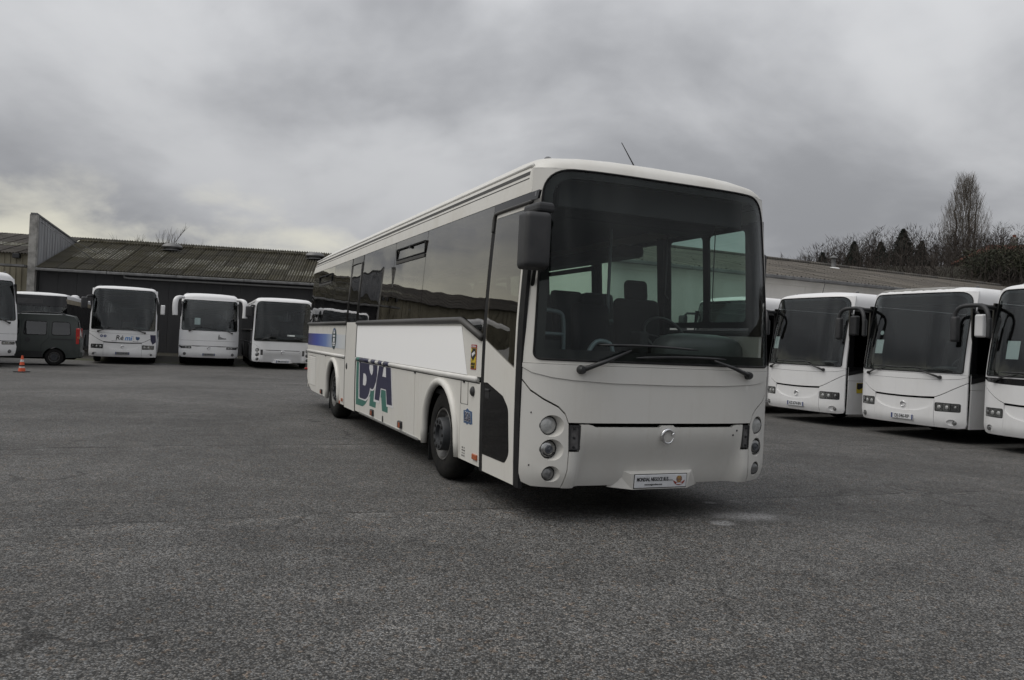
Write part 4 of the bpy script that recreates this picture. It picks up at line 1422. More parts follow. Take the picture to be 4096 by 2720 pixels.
for a, b_ in ((4.60, 6.10), (3.05, 4.58)):
    box('sill_strip', (X_(0.3) - 0.012, a, 0.292), (X_(0.3) + 0.02, b_, 0.320), 'aluminium', MB, 0.004)
for y in (3.23, 4.69, 6.12, 9.01):
    box('hinge', (X_(1.06) - 0.006, y - 0.03, 1.046), (X_(1.06) + 0.006, y + 0.03, 1.066), 'ink', MB)
box('panel_latch', (X_(0.4) - 0.008, 4.67, 0.325), (X_(0.4) + 0.006, 4.705, 0.40), 'ink', MB)

# exterior mirrors
br_ = box('mirror_bracket', (-1.315, -0.03, 2.482), (-1.165, 0.26, 2.565), 'mirror_grey', MB, 0.028, 3)
mirror_box(MB, (-1.300, 0.03, 2.262), 0.25, 0.20, 0.46, 'mirror_grey', R(-10), 'mirror', 0.045)
tube('mirror_stem', [(-1.235, 0.13, 2.16), (-1.20, 0.26, 1.93)], 0.016, 'rubber', MB, 8)
lm = mirror_box(MB, (1.305, 0.50, 2.26), 0.12, 0.16, 0.34, 'mirror_grey', R(12), 'mirror', 0.035)
tube('mirror_arm', [(1.20, 0.46, 2.45), (1.28, 0.48, 2.46), (1.305, 0.50, 2.40)], 0.014, 'mirror_grey', MB, 8)

# ---- inside
ZF = 0.92
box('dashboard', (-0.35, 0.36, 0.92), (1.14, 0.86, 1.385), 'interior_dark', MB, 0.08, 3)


def blob(name, c, rx, ry, rz, m, parent, pw=2.6):
    vs_, fs = [], []
    nu, nv = 24, 12
    sg = lambda t, e: math.copysign(abs(t) ** (2 / e), t)
    for i in range(nv + 1):
        p = -math.pi / 2 + math.pi * i / nv
        for j in range(nu):
            t = 2 * math.pi * j / nu
            vs_.append((c[0] + rx * sg(math.cos(p), pw) * sg(math.cos(t), pw), c[1] + ry * sg(math.cos(p), pw) * sg(math.sin(t), pw), c[2] + rz * sg(math.sin(p), pw)))
    for i in range(nv):
        for j in range(nu):
            fs.append((i * nu + j, i * nu + (j + 1) % nu, (i + 1) * nu + (j + 1) % nu, (i + 1) * nu + j))
    return from_data(name, vs_, fs, m, parent, True)


blob('instrument_hood', (0.70, 0.58, 1.43), 0.47, 0.22, 0.19, 'dash_plastic', MB, 3.0)
box('entry_console', (-1.10, 0.42, 0.35), (-0.36, 0.60, 1.36), 'interior_dark', MB, 0.05)
sw = tube('steering_wheel', [(0.62 + 0.23 * math.cos(t), 1.02 + 0.11 * math.sin(t), 1.60 + 0.17 * math.sin(t)) for t in [2 * math.pi * i / 28 for i in range(28)]], 0.016, 'black_plastic', MB, 8, True)
tube('spoke', [(0.39, 1.02, 1.60), (0.62, 0.98, 1.56), (0.85, 1.02, 1.60)], 0.016, 'black_plastic', sw, 6)
tube('column', [(0.62, 0.98, 1.56), (0.62, 0.72, 1.20)], 0.04, 'black_plastic', sw, 8)


def driver_seat(x, y, z, m, head=True, wd=0.25):
    e = bpy.data.objects.new('crew_seat', None)
    COL.objects.link(e)
    e.parent = MB
    box('cushion', (x - wd, y - 0.44, z - 0.02), (x + wd, y + 0.05, z + 0.12), m, e, 0.05)
    Mx = Matrix.Translation((x, y + 0.03, z + 0.08)) @ Matrix.Rotation(R(-8), 4, 'X')
    box('backrest', (-wd, -0.06, 0), (wd, 0.07, 0.62), m, e, 0.07, 3, Mx)
    if head:
        box('headrest', (-0.135, -0.05, 0.59), (0.135, 0.05, 0.82), m, e, 0.07, 3, Mx)
    box('pedestal', (x - 0.15, y - 0.35, ZF), (x + 0.15, y - 0.02, z), 'interior_dark', e)
    return e


driver_seat(0.60, 1.42, 1.28, 'seat_fabric', True, 0.27)
driver_seat(-0.03, 1.28, 1.20, 'seat_fabric', False, 0.21)
box('seat_back_top', (-0.17, 1.33, 1.86), (0.12, 1.43, 1.98), 'seat_fabric', MB, 0.05, 3)
for k, y in enumerate([2.35, 3.15, 3.95, 4.75, 5.55, 6.35, 7.2, 8.0, 8.8, 9.6]):
    coach_seat(MB, 0.72, y, ZF + 0.02)
    if not 5.6 < y < 7.3:
        coach_seat(MB, -0.72, y, ZF + 0.02)
for pts, rr in (([(-0.95, 1.30, 1.79), (-0.40, 1.35, 1.795), (-0.33, 1.35, 1.72), (-0.33, 1.35, 1.0)], 0.021),
                ([(-0.80, 1.30, 1.10), (-0.80, 1.30, 1.50), (-0.72, 1.30, 1.56), (-0.33, 1.35, 1.56)], 0.018),
                ([(-0.50, 0.72, 1.15), (-0.33, 0.78, 1.49), (-0.20, 0.80, 1.515), (-0.09, 0.80, 1.47), (-0.06, 0.80, 1.1)], 0.022),
                ([(0.30, 1.60, 2.80), (0.30, 1.60, 0.95)], 0.018),
                ([(0.33, 1.95, 1.10), (0.33, 1.95, 1.66), (0.45, 1.95, 1.74), (0.98, 1.95, 1.74)], 0.022),
                ([(-0.30, 2.30, 2.80), (-0.30, 2.30, 0.95)], 0.018)):
    tube('grab_rail', smooth_path(pts, 2), rr, 'rail_paint', MB, 8)
box('partition', (-1.15, 1.36, 0.95), (-0.36, 1.38, 1.50), 'interior_grey', MB)
box('partition', (0.30, 1.98, 0.95), (1.18, 2.00, 1.68), 'interior_grey', MB)
for s in (-1, 1):
    box('luggage_rack', (s * 1.18 - (0.34 if s > 0 else 0), 2.3, 2.52), (s * 1.18 + (0 if s > 0 else 0.34), 10.6, 2.66), 'interior_dark', MB, 0.05)
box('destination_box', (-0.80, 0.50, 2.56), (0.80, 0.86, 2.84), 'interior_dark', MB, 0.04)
box('sun_blind', (-0.95, 0.36, 2.62), (0.98, 0.40, 2.86), 'interior_grey', MB, 0.01)
tube('blind_cord', [(0.88, 0.62, 2.62), (0.88, 0.62, 1.95), (0.93, 0.64, 1.93)], 0.005, 'ink', MB, 5)
tube('microphone', [(0.42, 0.74, 2.56), (0.42, 0.74, 1.98), (0.46, 0.74, 1.94)], 0.006, 'ink', MB, 5)
box('ticket_machine', (0.30, 0.95, 1.35), (0.40, 1.15, 1.62), 'interior_grey', MB, 0.02)


# ================================================================== 2. the other buses
def generic_front_lamps(root, Yf, s, x0, x1, z0, z1, inwb=True, n=3):
    poly = rounded([(s * x0, z0), (s * x1, z0 + 0.004), (s * x1, z1), (s * x0, z1)], 0.025, 3)
    F = lambda o: (lambda x, z: (x, Yf(x, z) + o, z))
    h = surf('headlight', poly, F(-0.001), (0, 1, 0), 0.012, 'black_plastic', root, (), 0.07)
    surf('lens', inset(poly, 0.010), F(-0.006), (0, 1, 0), 0.003, 'lens_cover', h, (), 0.07)
    wdt = (x1 - x0 - 0.03) / n
    for k in range(n):
        cx = x0 + 0.015 + wdt * (k + 0.5)
        pl = rounded(rect(s * cx - wdt * 0.46, z0 + 0.014, s * cx + wdt * 0.46, z1 - 0.014), 0.012, 2)
        surf('reflector', pl, F(-0.003), (0, 1, 0), 0.002, 'lens_mirror' if k < 2 else 'lens_grey', h, (), 0.06)
        rr = min(wdt, z1 - z0) * 0.30
        cz = (z0 + z1) / 2
        lathe('bulb', [(rr, 0.002), (rr * 0.8, -0.006), (0.001, -0.010)], 'lens_frost' if k < 2 else 'lens_dark', h, 14, 'Y', (s * cx, Yf(s * cx, cz) - 0.004, cz))


def common_shell(root, W, H, L, white, Yf, side_low, zl, zw0, zw1, zs, zcap, axles, r, panes=None, glassm='tinted_glass', zb=0.30, visible=(-1, 1), quarter=False):
    B = Bus(root, W, H, L, 0.03, white)
    arches = [(a, r, r + 0.08) for a in axles]
    brk = [0.36] + [axles[0] + r + 0.2] + [axles[0] + r + 0.2 + (axles[1] - axles[0] - 2 * r - 0.4) * k / 3 for k in (1, 2)] + [axles[1] - r - 0.2, axles[1] + r + 0.2, L - 0.06]
    for s in visible:
        for a, b_ in zip(brk[:-1], brk[1:]):
            B.panel('skirt_panel', s, arch_poly(a + 0.004, b_ - 0.004, zb, zl, arches), side_low, 0.03, 0, 0.35)
        B.panel('waist_panel', s, [(0.36, zl + 0.006), (L - 0.06, zl + 0.006), (L - 0.06, zw0 - 0.004), (0.36, zw0 - 0.004)], side_low, 0.03, -0.001, 0.4)
        n = 6
        ps = panes or [(0.5 + (L - 0.7) * k / n, 0.5 + (L - 0.7) * (k + 1) / n) for k in range(n)]
        B.glass_row(s, ps, zw0, zw1, glassm)
        B.panel('front_post', s, rect(0.34, zw0, 0.50, zw1), 'black_gloss', 0.03, -0.001)
        if quarter:
            B.panel('quarter_pane', s, [(0.34, zw0 - 0.20), (1.55, zw0 - 0.002), (0.34, zw0 - 0.002)], 'black_gloss', 0.004, 0.003)
        for cy, cz, ar in arches:
            pts = [(cy - ar, zb), (cy - ar, cz)] + [(cy - ar * math.cos(math.pi * i / 10), cz + ar * math.sin(math.pi * i / 10)) for i in range(1, 10)] + [(cy + ar, cz), (cy + ar, zb)]
            tube('wheel_arch_lip', [(s * (B.Xs(z)), y, z) for y, z in pts], 0.03, side_low, root, 6)
    B.roof(Yf, zs, zcap, 0.45)
    B.rear()
    B.underside(axles, r)
    B.wheels(axles, r, False)
    return B


def cab_interior(root, zd=1.38, seats=2, lhd=True):
    box('dashboard', (-1.0, 0.36, 0.95), (1.08, 0.80, zd), 'interior_dark', root, 0.10, 3)
    blob('instrument_hood', (0.62, 0.56, zd + 0.02), 0.42, 0.2, 0.13, 'dash_plastic', root, 2.8)
    sw = tube('steering_wheel', [(0.62 + 0.23 * math.cos(t), 0.98 + 0.11 * math.sin(t), zd + 0.18 + 0.16 * math.sin(t)) for t in [2 * math.pi * i / 24 for i in range(24)]], 0.018, 'black_plastic', root, 6, True)
    tube('column', [(0.62, 0.94, zd + 0.14), (0.62, 0.7, zd - 0.15)], 0.04, 'black_plastic', sw, 6)
    e = bpy.data.objects.new('crew_seat', None)
    COL.objects.link(e)
    e.parent = root
    box('backrest', (0.37, 1.40, 1.25), (0.87, 1.54, 1.92), 'seat_plain', e, 0.07, 2)
    box('headrest', (0.49, 1.42, 1.94), (0.75, 1.53, 2.14), 'seat_plain', e, 0.06, 2)
    for y in (2.3, 3.1, 3.9, 5.5):
        coach_seat(root, 0.72, y, 0.95)
        coach_seat(root, -0.72, y, 0.95)


def paper_on_glass(root, Yf, x, z, w_=0.21, h_=0.30):
    surf('paper_notice', rect(x - w_ / 2, z - h_ / 2, x + w_ / 2, z + h_ / 2), lambda u, v: (u, Yf(u, v) + 0.012, v), (0, 1, 0), 0.001, 'paper', root, (), 0.1)


def crossway(root, plate_text, mirrors='black', paper=None, sticker=False, blackband=False, plate_bg='plate_white', mback='mirror_grey'):
    W, H, L = 1.25, 3.20, 12.0
    white = 'cool_white_paint'

    def Yf(x, z):
        c = 0.27 * (min(abs(x), W) / W) ** 4.5
        ln = 0.0
        if z > 1.40:
            ln = 0.30 * ((z - 1.40) / 1.65) ** 1.25
        if z < 0.5:
            ln += 0.06 * ((0.5 - z) / 0.2) ** 2
        return c + ln
    inw = (0, 1, 0)
    F = lambda o=0.0: (lambda x, z: (x, Yf(x, z) + o, z))
    common_shell(root, W, H, L, white, Yf, white, 1.08, 1.40, 2.80, 2.81, 3.06, (2.65, 8.75), 0.48, quarter=True)
    ws = rounded([(-1.17, 1.405), (1.17, 1.405), (1.15, 3.045), (-1.15, 3.045)], [0.05, 0.05, 0.24, 0.24], 7)
    surf('front_mask', [(-W + 0.012, 1.37), (W - 0.012, 1.37), (W - 0.045, 3.062), (-W + 0.045, 3.062)], F(), inw, 0.03, white, root, [inset(ws, -0.004)], 0.13)
    gl = surf('windscreen', inset(ws, 0.006), F(-0.004), inw, 0.006, 'dim_windscreen', root, (), 0.14)
    surf('windscreen_border', inset(ws, 0.008), F(0.006), inw, 0.004, 'black_gloss', gl, [rounded([(-1.09, 1.50), (1.09, 1.50), (1.07, 2.98), (-1.07, 2.98)], [0.05, 0.05, 0.2, 0.2], 6)], 0.12)
    tube('gasket', [(x, Yf(x, z) - 0.004, z) for x, z in dens(ws, 0.1)], 0.012, 'rubber', gl, 5, True)
    # hood above the curved joint, hood below it
    cr = [(1.236, 1.335), (1.12, 1.29), (0.85, 1.265), (0.45, 1.253), (0.0, 1.25)]
    full = [(-x, z) for x, z in cr] + cr[::-1][1:]
    surf('hood_upper', [(-1.236, 1.366)] + [(x, z + 0.002) for x, z in full] + [(1.236, 1.366)], F(-0.004), inw, 0.03, 'black_gloss' if blackband else white, root, (), 0.12)
    lo = [(1.236, 1.225), (1.10, 1.135), (0.92, 1.02), (0.80, 0.955), (0.70, 0.915), (0.40, 0.900), (0.0, 0.893)]
    lofull = lo + [(-x, z) for x, z in lo[::-1][1:]]
    surf('hood_lower', [(x, z - 0.003) for x, z in full] + lofull, F(), inw, 0.03, white, root, (), 0.10)
    surf('front_backing', [(-1.15, 0.36), (1.15, 0.36), (1.15, 1.3), (-1.15, 1.3)], F(0.09), inw, 0.01, 'underbody', root, (), 0.3)
    for s in (-1, 1):
        hl = rounded([(s * 0.715, 0.625), (s * 1.155, 0.630), (s * 1.155, 0.795), (s * 0.715, 0.800)], 0.03, 3)
        fog = circle(s * 1.02, 0.415, 0.062, 18, 0.085)
        out = [(s * 0.703, 0.899), (s * 0.80, 0.938), (s * 0.92, 1.003), (s * 1.10, 1.118), (s * 1.236, 1.208), (s * 1.236, 0.40), (s * 1.20, 0.32), (s * 1.10, 0.302), (s * 0.703, 0.302)]
        surf('corner_panel', out, F(), inw, 0.03, white, root, [inset(hl, -0.004), fog], 0.09)
        surf('fog_recess', circle(s * 1.02, 0.415, 0.064, 18, 0.088), F(0.030), inw, 0.004, white, root, (), 0.08)
        cx = s * 1.055
        lathe('fog_lamp', [(0.045, 0.02), (0.045, -0.004), (0.036, -0.012), (0.001, -0.016)], 'lens_dark', root, 18, 'Y', (cx, Yf(cx, 0.415) + 0.020, 0.412))
        generic_front_lamps(root, Yf, s, 0.715, 1.155, 0.625, 0.800)
    # bumper: proud lower lip and a smile-shaped field set back
    sm = [(0.70 * math.cos(t), 0.845 - 0.265 * math.sin(t) ** 0.9 if math.sin(t) > 0 else 0.845) for t in [math.pi * i / 20 for i in range(21)]]
    surf('smile_panel', [(-0.70, 0.872), (-0.40, 0.860), (0, 0.853), (0.40, 0.860), (0.70, 0.872)] + sm, F(0.022), inw, 0.03, white, root, (), 0.08)
    smb = [(x, z - 0.002) for x, z in sm]
    surf('bumper', [(0.696, 0.302)] + [(0.696, 0.86)] + smb + [(-0.696, 0.86), (-0.696, 0.302)], F(-0.004), inw, 0.05, white, root, (), 0.07)
    badge(root, 0.0, Yf(0, 0.70) + 0.016, 0.705, 0.052)
    plate(root, 0, -0.012, 0.45, plate_text, R(0), plate_bg)
    wiper(root, Yf, (-0.92, 1.318), (-0.50, 1.46), (-0.78, 1.475), (0.05, 1.47))
    wiper(root, Yf, (0.80, 1.312), (0.30, 1.47), (0.45, 1.478), (-0.42, 1.465))
    for s in (-1, 1):
        lathe('roof_marker', [(0.035, 0.0), (0.032, 0.03), (0.02, 0.04), (0.001, 0.042)], 'lens_grey', root, 10, 'Z', (s * 0.95, 0.85, 3.17))
    if mirrors == 'curved':
        # hooped arm on the door side: one mirror outboard, one hanging before the screen
        pts = smooth_path([(-1.70, -0.06, 2.30), (-1.71, -0.06, 2.58), (-1.60, -0.06, 2.73), (-1.28, 0.02, 2.75), (-1.12, -0.04, 2.71), (-1.00, -0.09, 2.58), (-0.985, -0.09, 2.40)], 2)
        a = tube('mirror_arm', pts, 0.042, 'mirror_grey', root, 8)
        tube('arm_foot', [(-1.24, 0.02, 2.75), (-1.17, 0.36, 2.70)], 0.035, 'mirror_grey', a, 6)
        mirror_box(root, (-1.70, -0.05, 2.28), 0.15, 0.15, 0.52, 'mirror_grey', R(12), 'mirror', 0.045)
        mirror_box(root, (-0.985, -0.08, 2.30), 0.085, 0.10, 0.40, 'mirror_grey', R(12), 'mirror', 0.03)
        mirror_box(root, (1.46, 0.22, 2.36), 0.20, 0.13, 0.46, mback, R(8), 'mirror', 0.04)
        tube('mirror_arm', [(1.21, 0.44, 2.62), (1.36, 0.25, 2.64), (1.45, 0.22, 2.55)], 0.025, 'mirror_grey', root, 6)
    elif mirrors == 'short':
        mirror_box(root, (-1.44, 0.08, 2.42), 0.26, 0.18, 0.50, 'mirror_grey', R(10), 'mirror', 0.06)
        tube('mirror_arm', [(-1.17, 0.36, 2.72), (-1.32, 0.14, 2.72), (-1.42, 0.08, 2.60)], 0.035, 'mirror_grey', root, 8)
        mirror_box(root, (1.42, 0.40, 2.30), 0.18, 0.12, 0.42, white, R(-8), 'mirror', 0.04)
        tube('mirror_arm', [(1.20, 0.42, 2.45), (1.38, 0.40, 2.45)], 0.02, 'mirror_grey', root, 6)
    cab_interior(root)
    if paper:
        paper_on_glass(root, Yf, *paper)
    if sticker:
        s_ = 1
        o = surf('warning_sticker', rect(0.62, 0.80, 0.84, 1.04), lambda y, z: (s_ * (W + 0.003), y, z), (-s_, 0, 0), 0.002, 'sticker_yellow', root, (), 0.2)
        surf('sticker_art', [(0.63, 1.03), (0.83, 1.03), (0.83, 0.93), (0.70, 0.88), (0.63, 0.90)], lambda y, z: (s_ * (W + 0.005), y, z), (-s_, 0, 0), 0.001, 'ink', o, (), 0.2)
    return Yf


def on_yard(x, y):
    return (x, y, ground_z(x, y))


# right-hand row
r1 = thing('bus', 'parked white bus, number plate AZ 674 BN, second right of the main bus', 'bus', on_yard(7.01, 19.15), R(-65), 'white buses parked along the right building')
crossway(r1, 'AZ-674-BN', 'curved', (-0.86, 1.93, 0.20, 0.30), True)
tube('antenna', [(0.10, 0.62, 3.16), (0.13, 0.66, 3.42)], 0.006, 'ink', r1, 5)
r2 = thing('bus', 'parked white bus, number plate DJ 346 RP, peeling paint along its roof edge', 'bus', on_yard(8.28, 16.46), R(-64.5), 'white buses parked along the right building')
YF2 = crossway(r2, 'DJ-346-RP', 'curved', (-0.72, 1.90), False, mback='cool_white_paint')
# bare grey patch where the roof paint has flaked
pe = []
prnd = random.Random(4)
for i in range(40):
    x = -1.0 + 1.75 * i / 39
    pe.append((x, 0.34 - 0.10 * math.sin(math.pi * i / 39) + prnd.uniform(-0.05, 0.05)))


def capz(x, t):
    """point on the roof's front dome of this bus type; t runs 0..1 from screen top to roof"""
    a = math.pi / 2 * t
    ztop = 3.196 - 0.012 * abs(x)
    y0 = YF2(x, 3.06)
    n = Vector((0, -math.cos(a), math.sin(a))) * 0.004
    return (x, y0 + 0.45 * (1 - math.cos(a)) + n.y, 3.06 + (ztop - 3.06) * math.sin(a) + n.z)


surf('flaked_patch', [(x, t) for x, t in pe] + [(0.80, 0.95), (-1.0, 0.95)], capz, (0, 0.3, -1), 0.002, 'flaked_grey', r2, (), 0.06)
surf('glue_mark', circle(-0.70, 2.20, 0.05, 9), lambda x, z: (x, YF2(x, z) + 0.012, z), (0, 1, 0), 0.001, 'paper', r2, (), 0.04)
r3 = thing('bus', 'white bus cut by the right edge of the photo, black band under its windscreen', 'bus', on_yard(9.44, 13.86), R(-66), 'white buses parked along the right building')
YF3 = crossway(r3, 'CZ-118-KT', 'curved', (-0.62, 1.90, 0.25, 0.34), False, True)
r0 = thing('bus', 'parked white bus mostly hidden behind the main bus, beside the right building', 'bus', on_yard(5.60, 22.0), R(-65), 'white buses parked along the right building')
crossway(r0, 'BD-902-WX', 'short', None)

# left-hand row
rm = thing('bus', 'parked white bus with Rémi lettering and blue corner, beside the green van', 'bus', on_yard(-15.79, 31.75), R(24), 'white buses parked before the dark shed')
YFr = crossway(rm, 'AC-318-ND', 'short', None, False, False, 'plate_grey')
text('lettering', 'Ré', 0.27, 'ink', rm, facing(-0.13, YFr(-0.1, 1.07) - 0.006, 1.075), 0.002, 0.15, 1.0, 0.001)
text('lettering', 'mi', 0.27, 'azure', rm, facing(0.19, YFr(0.2, 1.07) - 0.006, 1.070), 0.002, 0.2, 1.0, 0.003)
surf('heart_print', [(0.46, 1.12), (0.50, 1.15), (0.54, 1.13), (0.58, 1.14), (0.62, 1.11), (0.60, 1.04), (0.54, 0.99), (0.48, 1.03)], lambda x, z: (x, YFr(x, z) - 0.004, z), (0, 1, 0), 0.001, 'logo_blue', rm, (), 0.1)
surf('line_print', rect(0.375, 1.0, 0.382, 1.16), lambda x, z: (x, YFr(x, z) - 0.004, z), (0, 1, 0), 0.001, 'ink_grey', rm, (), 0.1)
for a, b_ in ((-0.42, -0.22), (0.36, 0.58)):
    surf('arrow_print', [(a, 0.945), (a + 0.04, 0.957), (a + 0.04, 0.949), (b_ - 0.04, 0.949), (b_ - 0.04, 0.957), (b_, 0.945), (b_ - 0.04, 0.933), (b_ - 0.04, 0.941), (a + 0.04, 0.941), (a + 0.04, 0.933)], lambda x, z: (x, YFr(x, z) - 0.004, z), (0, 1, 0), 0.001, 'ink', rm, (), 0.1)
for cx in (-0.78, -0.65):
    pc = surf('pictogram', circle(cx, 1.13, 0.052, 16), lambda x, z: (x, YFr(x, z) - 0.004, z), (0, 1, 0), 0.001, 'plate_blue', rm, (), 0.1)
    surf('pictogram_figure', circle(cx, 1.13, 0.028, 8, 0.014), lambda x, z: (x, YFr(x, z) - 0.0055, z), (0, 1, 0), 0.001, 'letter_white', pc, (), 0.1)
surf('blue_corner', [(1.00, 1.24), (1.20, 1.24), (1.225, 0.95), (1.10, 0.84), (1.02, 1.0)], lambda x, z: (x, YFr(x, z) - 0.004, z), (0, 1, 0), 0.002, 'navy', rm, (), 0.06)
surf('blue_corner', [(0.36, 0.85), (1.3, 0.60), (1.3, 1.36), (0.36, 1.36)], lambda y, z: (1.253, y, z), (-1, 0, 0), 0.002, 'azure', rm, (), 0.3)


def coach(root, plate_text, ears=True, paper=None):
    """touring coach: big screen, slim wide lamps, drooping white mirror arms"""
    W, H, L = 1.25, 3.26, 11.8
    white = 'cool_white_paint'

    def Yf(x, z):
        c = 0.22 * (min(abs(x), W) / W) ** 4
        ln = 0.0
        if z > 1.5:
            ln = 0.42 * ((z - 1.5) / 1.5) ** 1.3
        if z < 0.62:
            ln += 0.07 * ((0.62 - z) / 0.24) ** 2
        return c + ln
    inw = (0, 1, 0)
    F = lambda o=0.0: (lambda x, z: (x, Yf(x, z) + o, z))
    common_shell(root, W, H, L, white, Yf, white, 1.08, 1.60, 2.84, 2.85, 3.02, (2.7, 8.7), 0.49, zb=0.38)
    ws = rounded([(-1.16, 1.585), (1.16, 1.585), (1.13, 2.93), (-1.13, 2.93)], 0.09, 6)
    surf('front_mask', [(-W + 0.012, 1.13), (W - 0.012, 1.13), (W - 0.045, 3.022), (-W + 0.045, 3.022)], F(), inw, 0.03, white, root, [inset(ws, -0.004)], 0.13)
    gl = surf('windscreen', inset(ws, 0.006), F(-0.004), inw, 0.006, 'dim_windscreen', root, (), 0.14)
    surf('windscreen_border', inset(ws, 0.008), F(0.006), inw, 0.004, 'black_gloss', gl, [rounded(rect(-1.08, 1.66, 1.08, 2.88), 0.08, 5)], 0.12)
    tube('gasket', [(x, Yf(x, z) - 0.004, z) for x, z in dens(ws, 0.1)], 0.013, 'rubber', gl, 5, True)
    surf('hood_lower', [(-W + 0.012, 1.122), (W - 0.012, 1.122), (W - 0.012, 0.90), (0.40, 0.90), (-0.40, 0.90), (-W + 0.012, 0.90)], F(), inw, 0.03, white, root, (), 0.12)
    surf('front_backing', [(-1.15, 0.42), (1.15, 0.42), (1.15, 1.1), (-1.15, 1.1)], F(0.09), inw, 0.01, 'underbody', root, (), 0.3)
    bt = [(1.17, 0.890), (0.72, 0.885), (0.70, 0.872), (0.45, 0.862), (0.30, 0.876), (-0.30, 0.876), (-0.45, 0.862), (-0.70, 0.872), (-0.72, 0.885), (-1.17, 0.890)]
    hls = []
    for s in (-1, 1):
        hls.append(rounded([(s * 0.73, 0.765), (s * 1.16, 0.765), (s * 1.19, 0.86), (s * 0.73, 0.87)], 0.02, 3))
    fogs = [circle(s * 1.0, 0.53, 0.066, 18) for s in (-1, 1)]
    surf('bumper', [(-1.21, 0.46), (-1.12, 0.385), (-0.6, 0.372), (0.6, 0.372), (1.12, 0.385), (1.21, 0.46), (W - 0.012, 0.70)] + bt + [(-W + 0.012, 0.70)], F(-0.006), inw, 0.04, white, root, [inset(h, -0.004) for h in hls] + fogs, 0.08)
    for s in (-1, 1):
        generic_front_lamps(root, Yf, s, 0.735, 1.155, 0.77, 0.862)
        lathe('fog_lamp', [(0.058, 0.02), (0.058, 0.0), (0.045, -0.010), (0.001, -0.014)], 'lens_grey', root, 18, 'Y', (s * 1.0, Yf(1.0, 0.53) + 0.004, 0.53))
        lathe('roof_marker', [(0.035, 0.0), (0.032, 0.03), (0.02, 0.04), (0.001, 0.042)], 'lens_grey', root, 10, 'Z', (s * 0.98, 0.86, 3.225))
    badge(root, 0.0, Yf(0, 0.82) - 0.008, 0.80, 0.058)
    plate(root, 0, Yf(0, 0.5) - 0.022, 0.515, plate_text, 0, 'plate_grey')
    wiper(root, Yf, (-0.84, 1.545), (-0.50, 1.70), (-0.62, 1.72), (0.12, 1.68), 0.05)
    wiper(root, Yf, (0.95, 1.50), (0.62, 1.62), (0.70, 1.63), (0.0, 1.66), 0.05)
    if ears:
        for s in (-1, 1):
            pts = smooth_path([(s * 1.12, 0.40, 3.02), (s * 1.30, 0.16, 3.02), (s * 1.44, 0.04, 2.92), (s * 1.47, 0.0, 2.62), (s * 1.45, 0.0, 2.20)], 2)
            n = len(pts)
            a = tube('mirror_arm', pts, [0.065 + 0.05 * sstep(0.15, 0.6, i / (n - 1)) for i in range(n)], white, root, 12)
            box('mirror_glass', (s * 1.48 - 0.08, 0.09, 2.30), (s * 1.48 + 0.08, 0.098, 2.72), 'chrome', a, 0.002)
    cab_interior(root, 1.52)
    if paper:
        paper_on_glass(root, Yf, *paper)
    return Yf


c1 = thing('bus', 'white coach with drooping white mirror arms, grey emblem under its windscreen', 'bus', on_yard(-13.0, 33.6), R(22.5), 'white buses parked before the dark shed')
c1.scale = (0.965, 0.965, 0.965)
YFc = coach(c1, 'BJ-584-RX', True, (-0.52, 1.98, 0.24, 0.30))
surf('emblem_print', [(0.36, 1.20), (0.36, 1.34), (0.385, 1.37), (0.375, 1.41), (0.405, 1.43), (0.425, 1.40), (0.42, 1.35), (0.50, 1.30), (0.62, 1.265), (0.70, 1.27), (0.71, 1.22)], lambda x, z: (x, YFc(x, z) - 0.003, z), (0, 1, 0), 0.001, 'ink_grey', c1, (), 0.1)
c2 = thing('bus', 'white coach cut by the left edge of the photo, dented bumper, near the cone', 'bus', on_yard(-17.62, 25.75), R(50), 'white buses parked before the dark shed')
coach(c2, 'BK-207-EL', False, None)
al = thing('bus', 'white bus with dark grey sides and three round lamps, left behind the main bus', 'bus', on_yard(-9.85, 33.7), R(21.5), 'white buses parked before the dark shed')
_, YFa = ares(al, False, 'cool_white_paint', 'BM-535-BZ')
cab_interior(al)
mirror_box(al, (-1.46, 0.10, 2.42), 0.26, 0.18, 0.48, 'mirror_grey', R(8), 'mirror', 0.06)
tube('mirror_arm', [(-1.17, 0.42, 2.70), (-1.34, 0.16, 2.70), (-1.44, 0.10, 2.58)], 0.035, 'mirror_grey', al, 8)
surf('paper_notice', rect(0.15, 1.44, 0.47, 1.50), lambda x, z: (x, YFa(x, z) - 0.010, z), (0, 1, 0), 0.001, 'paper', al, (), 0.1)


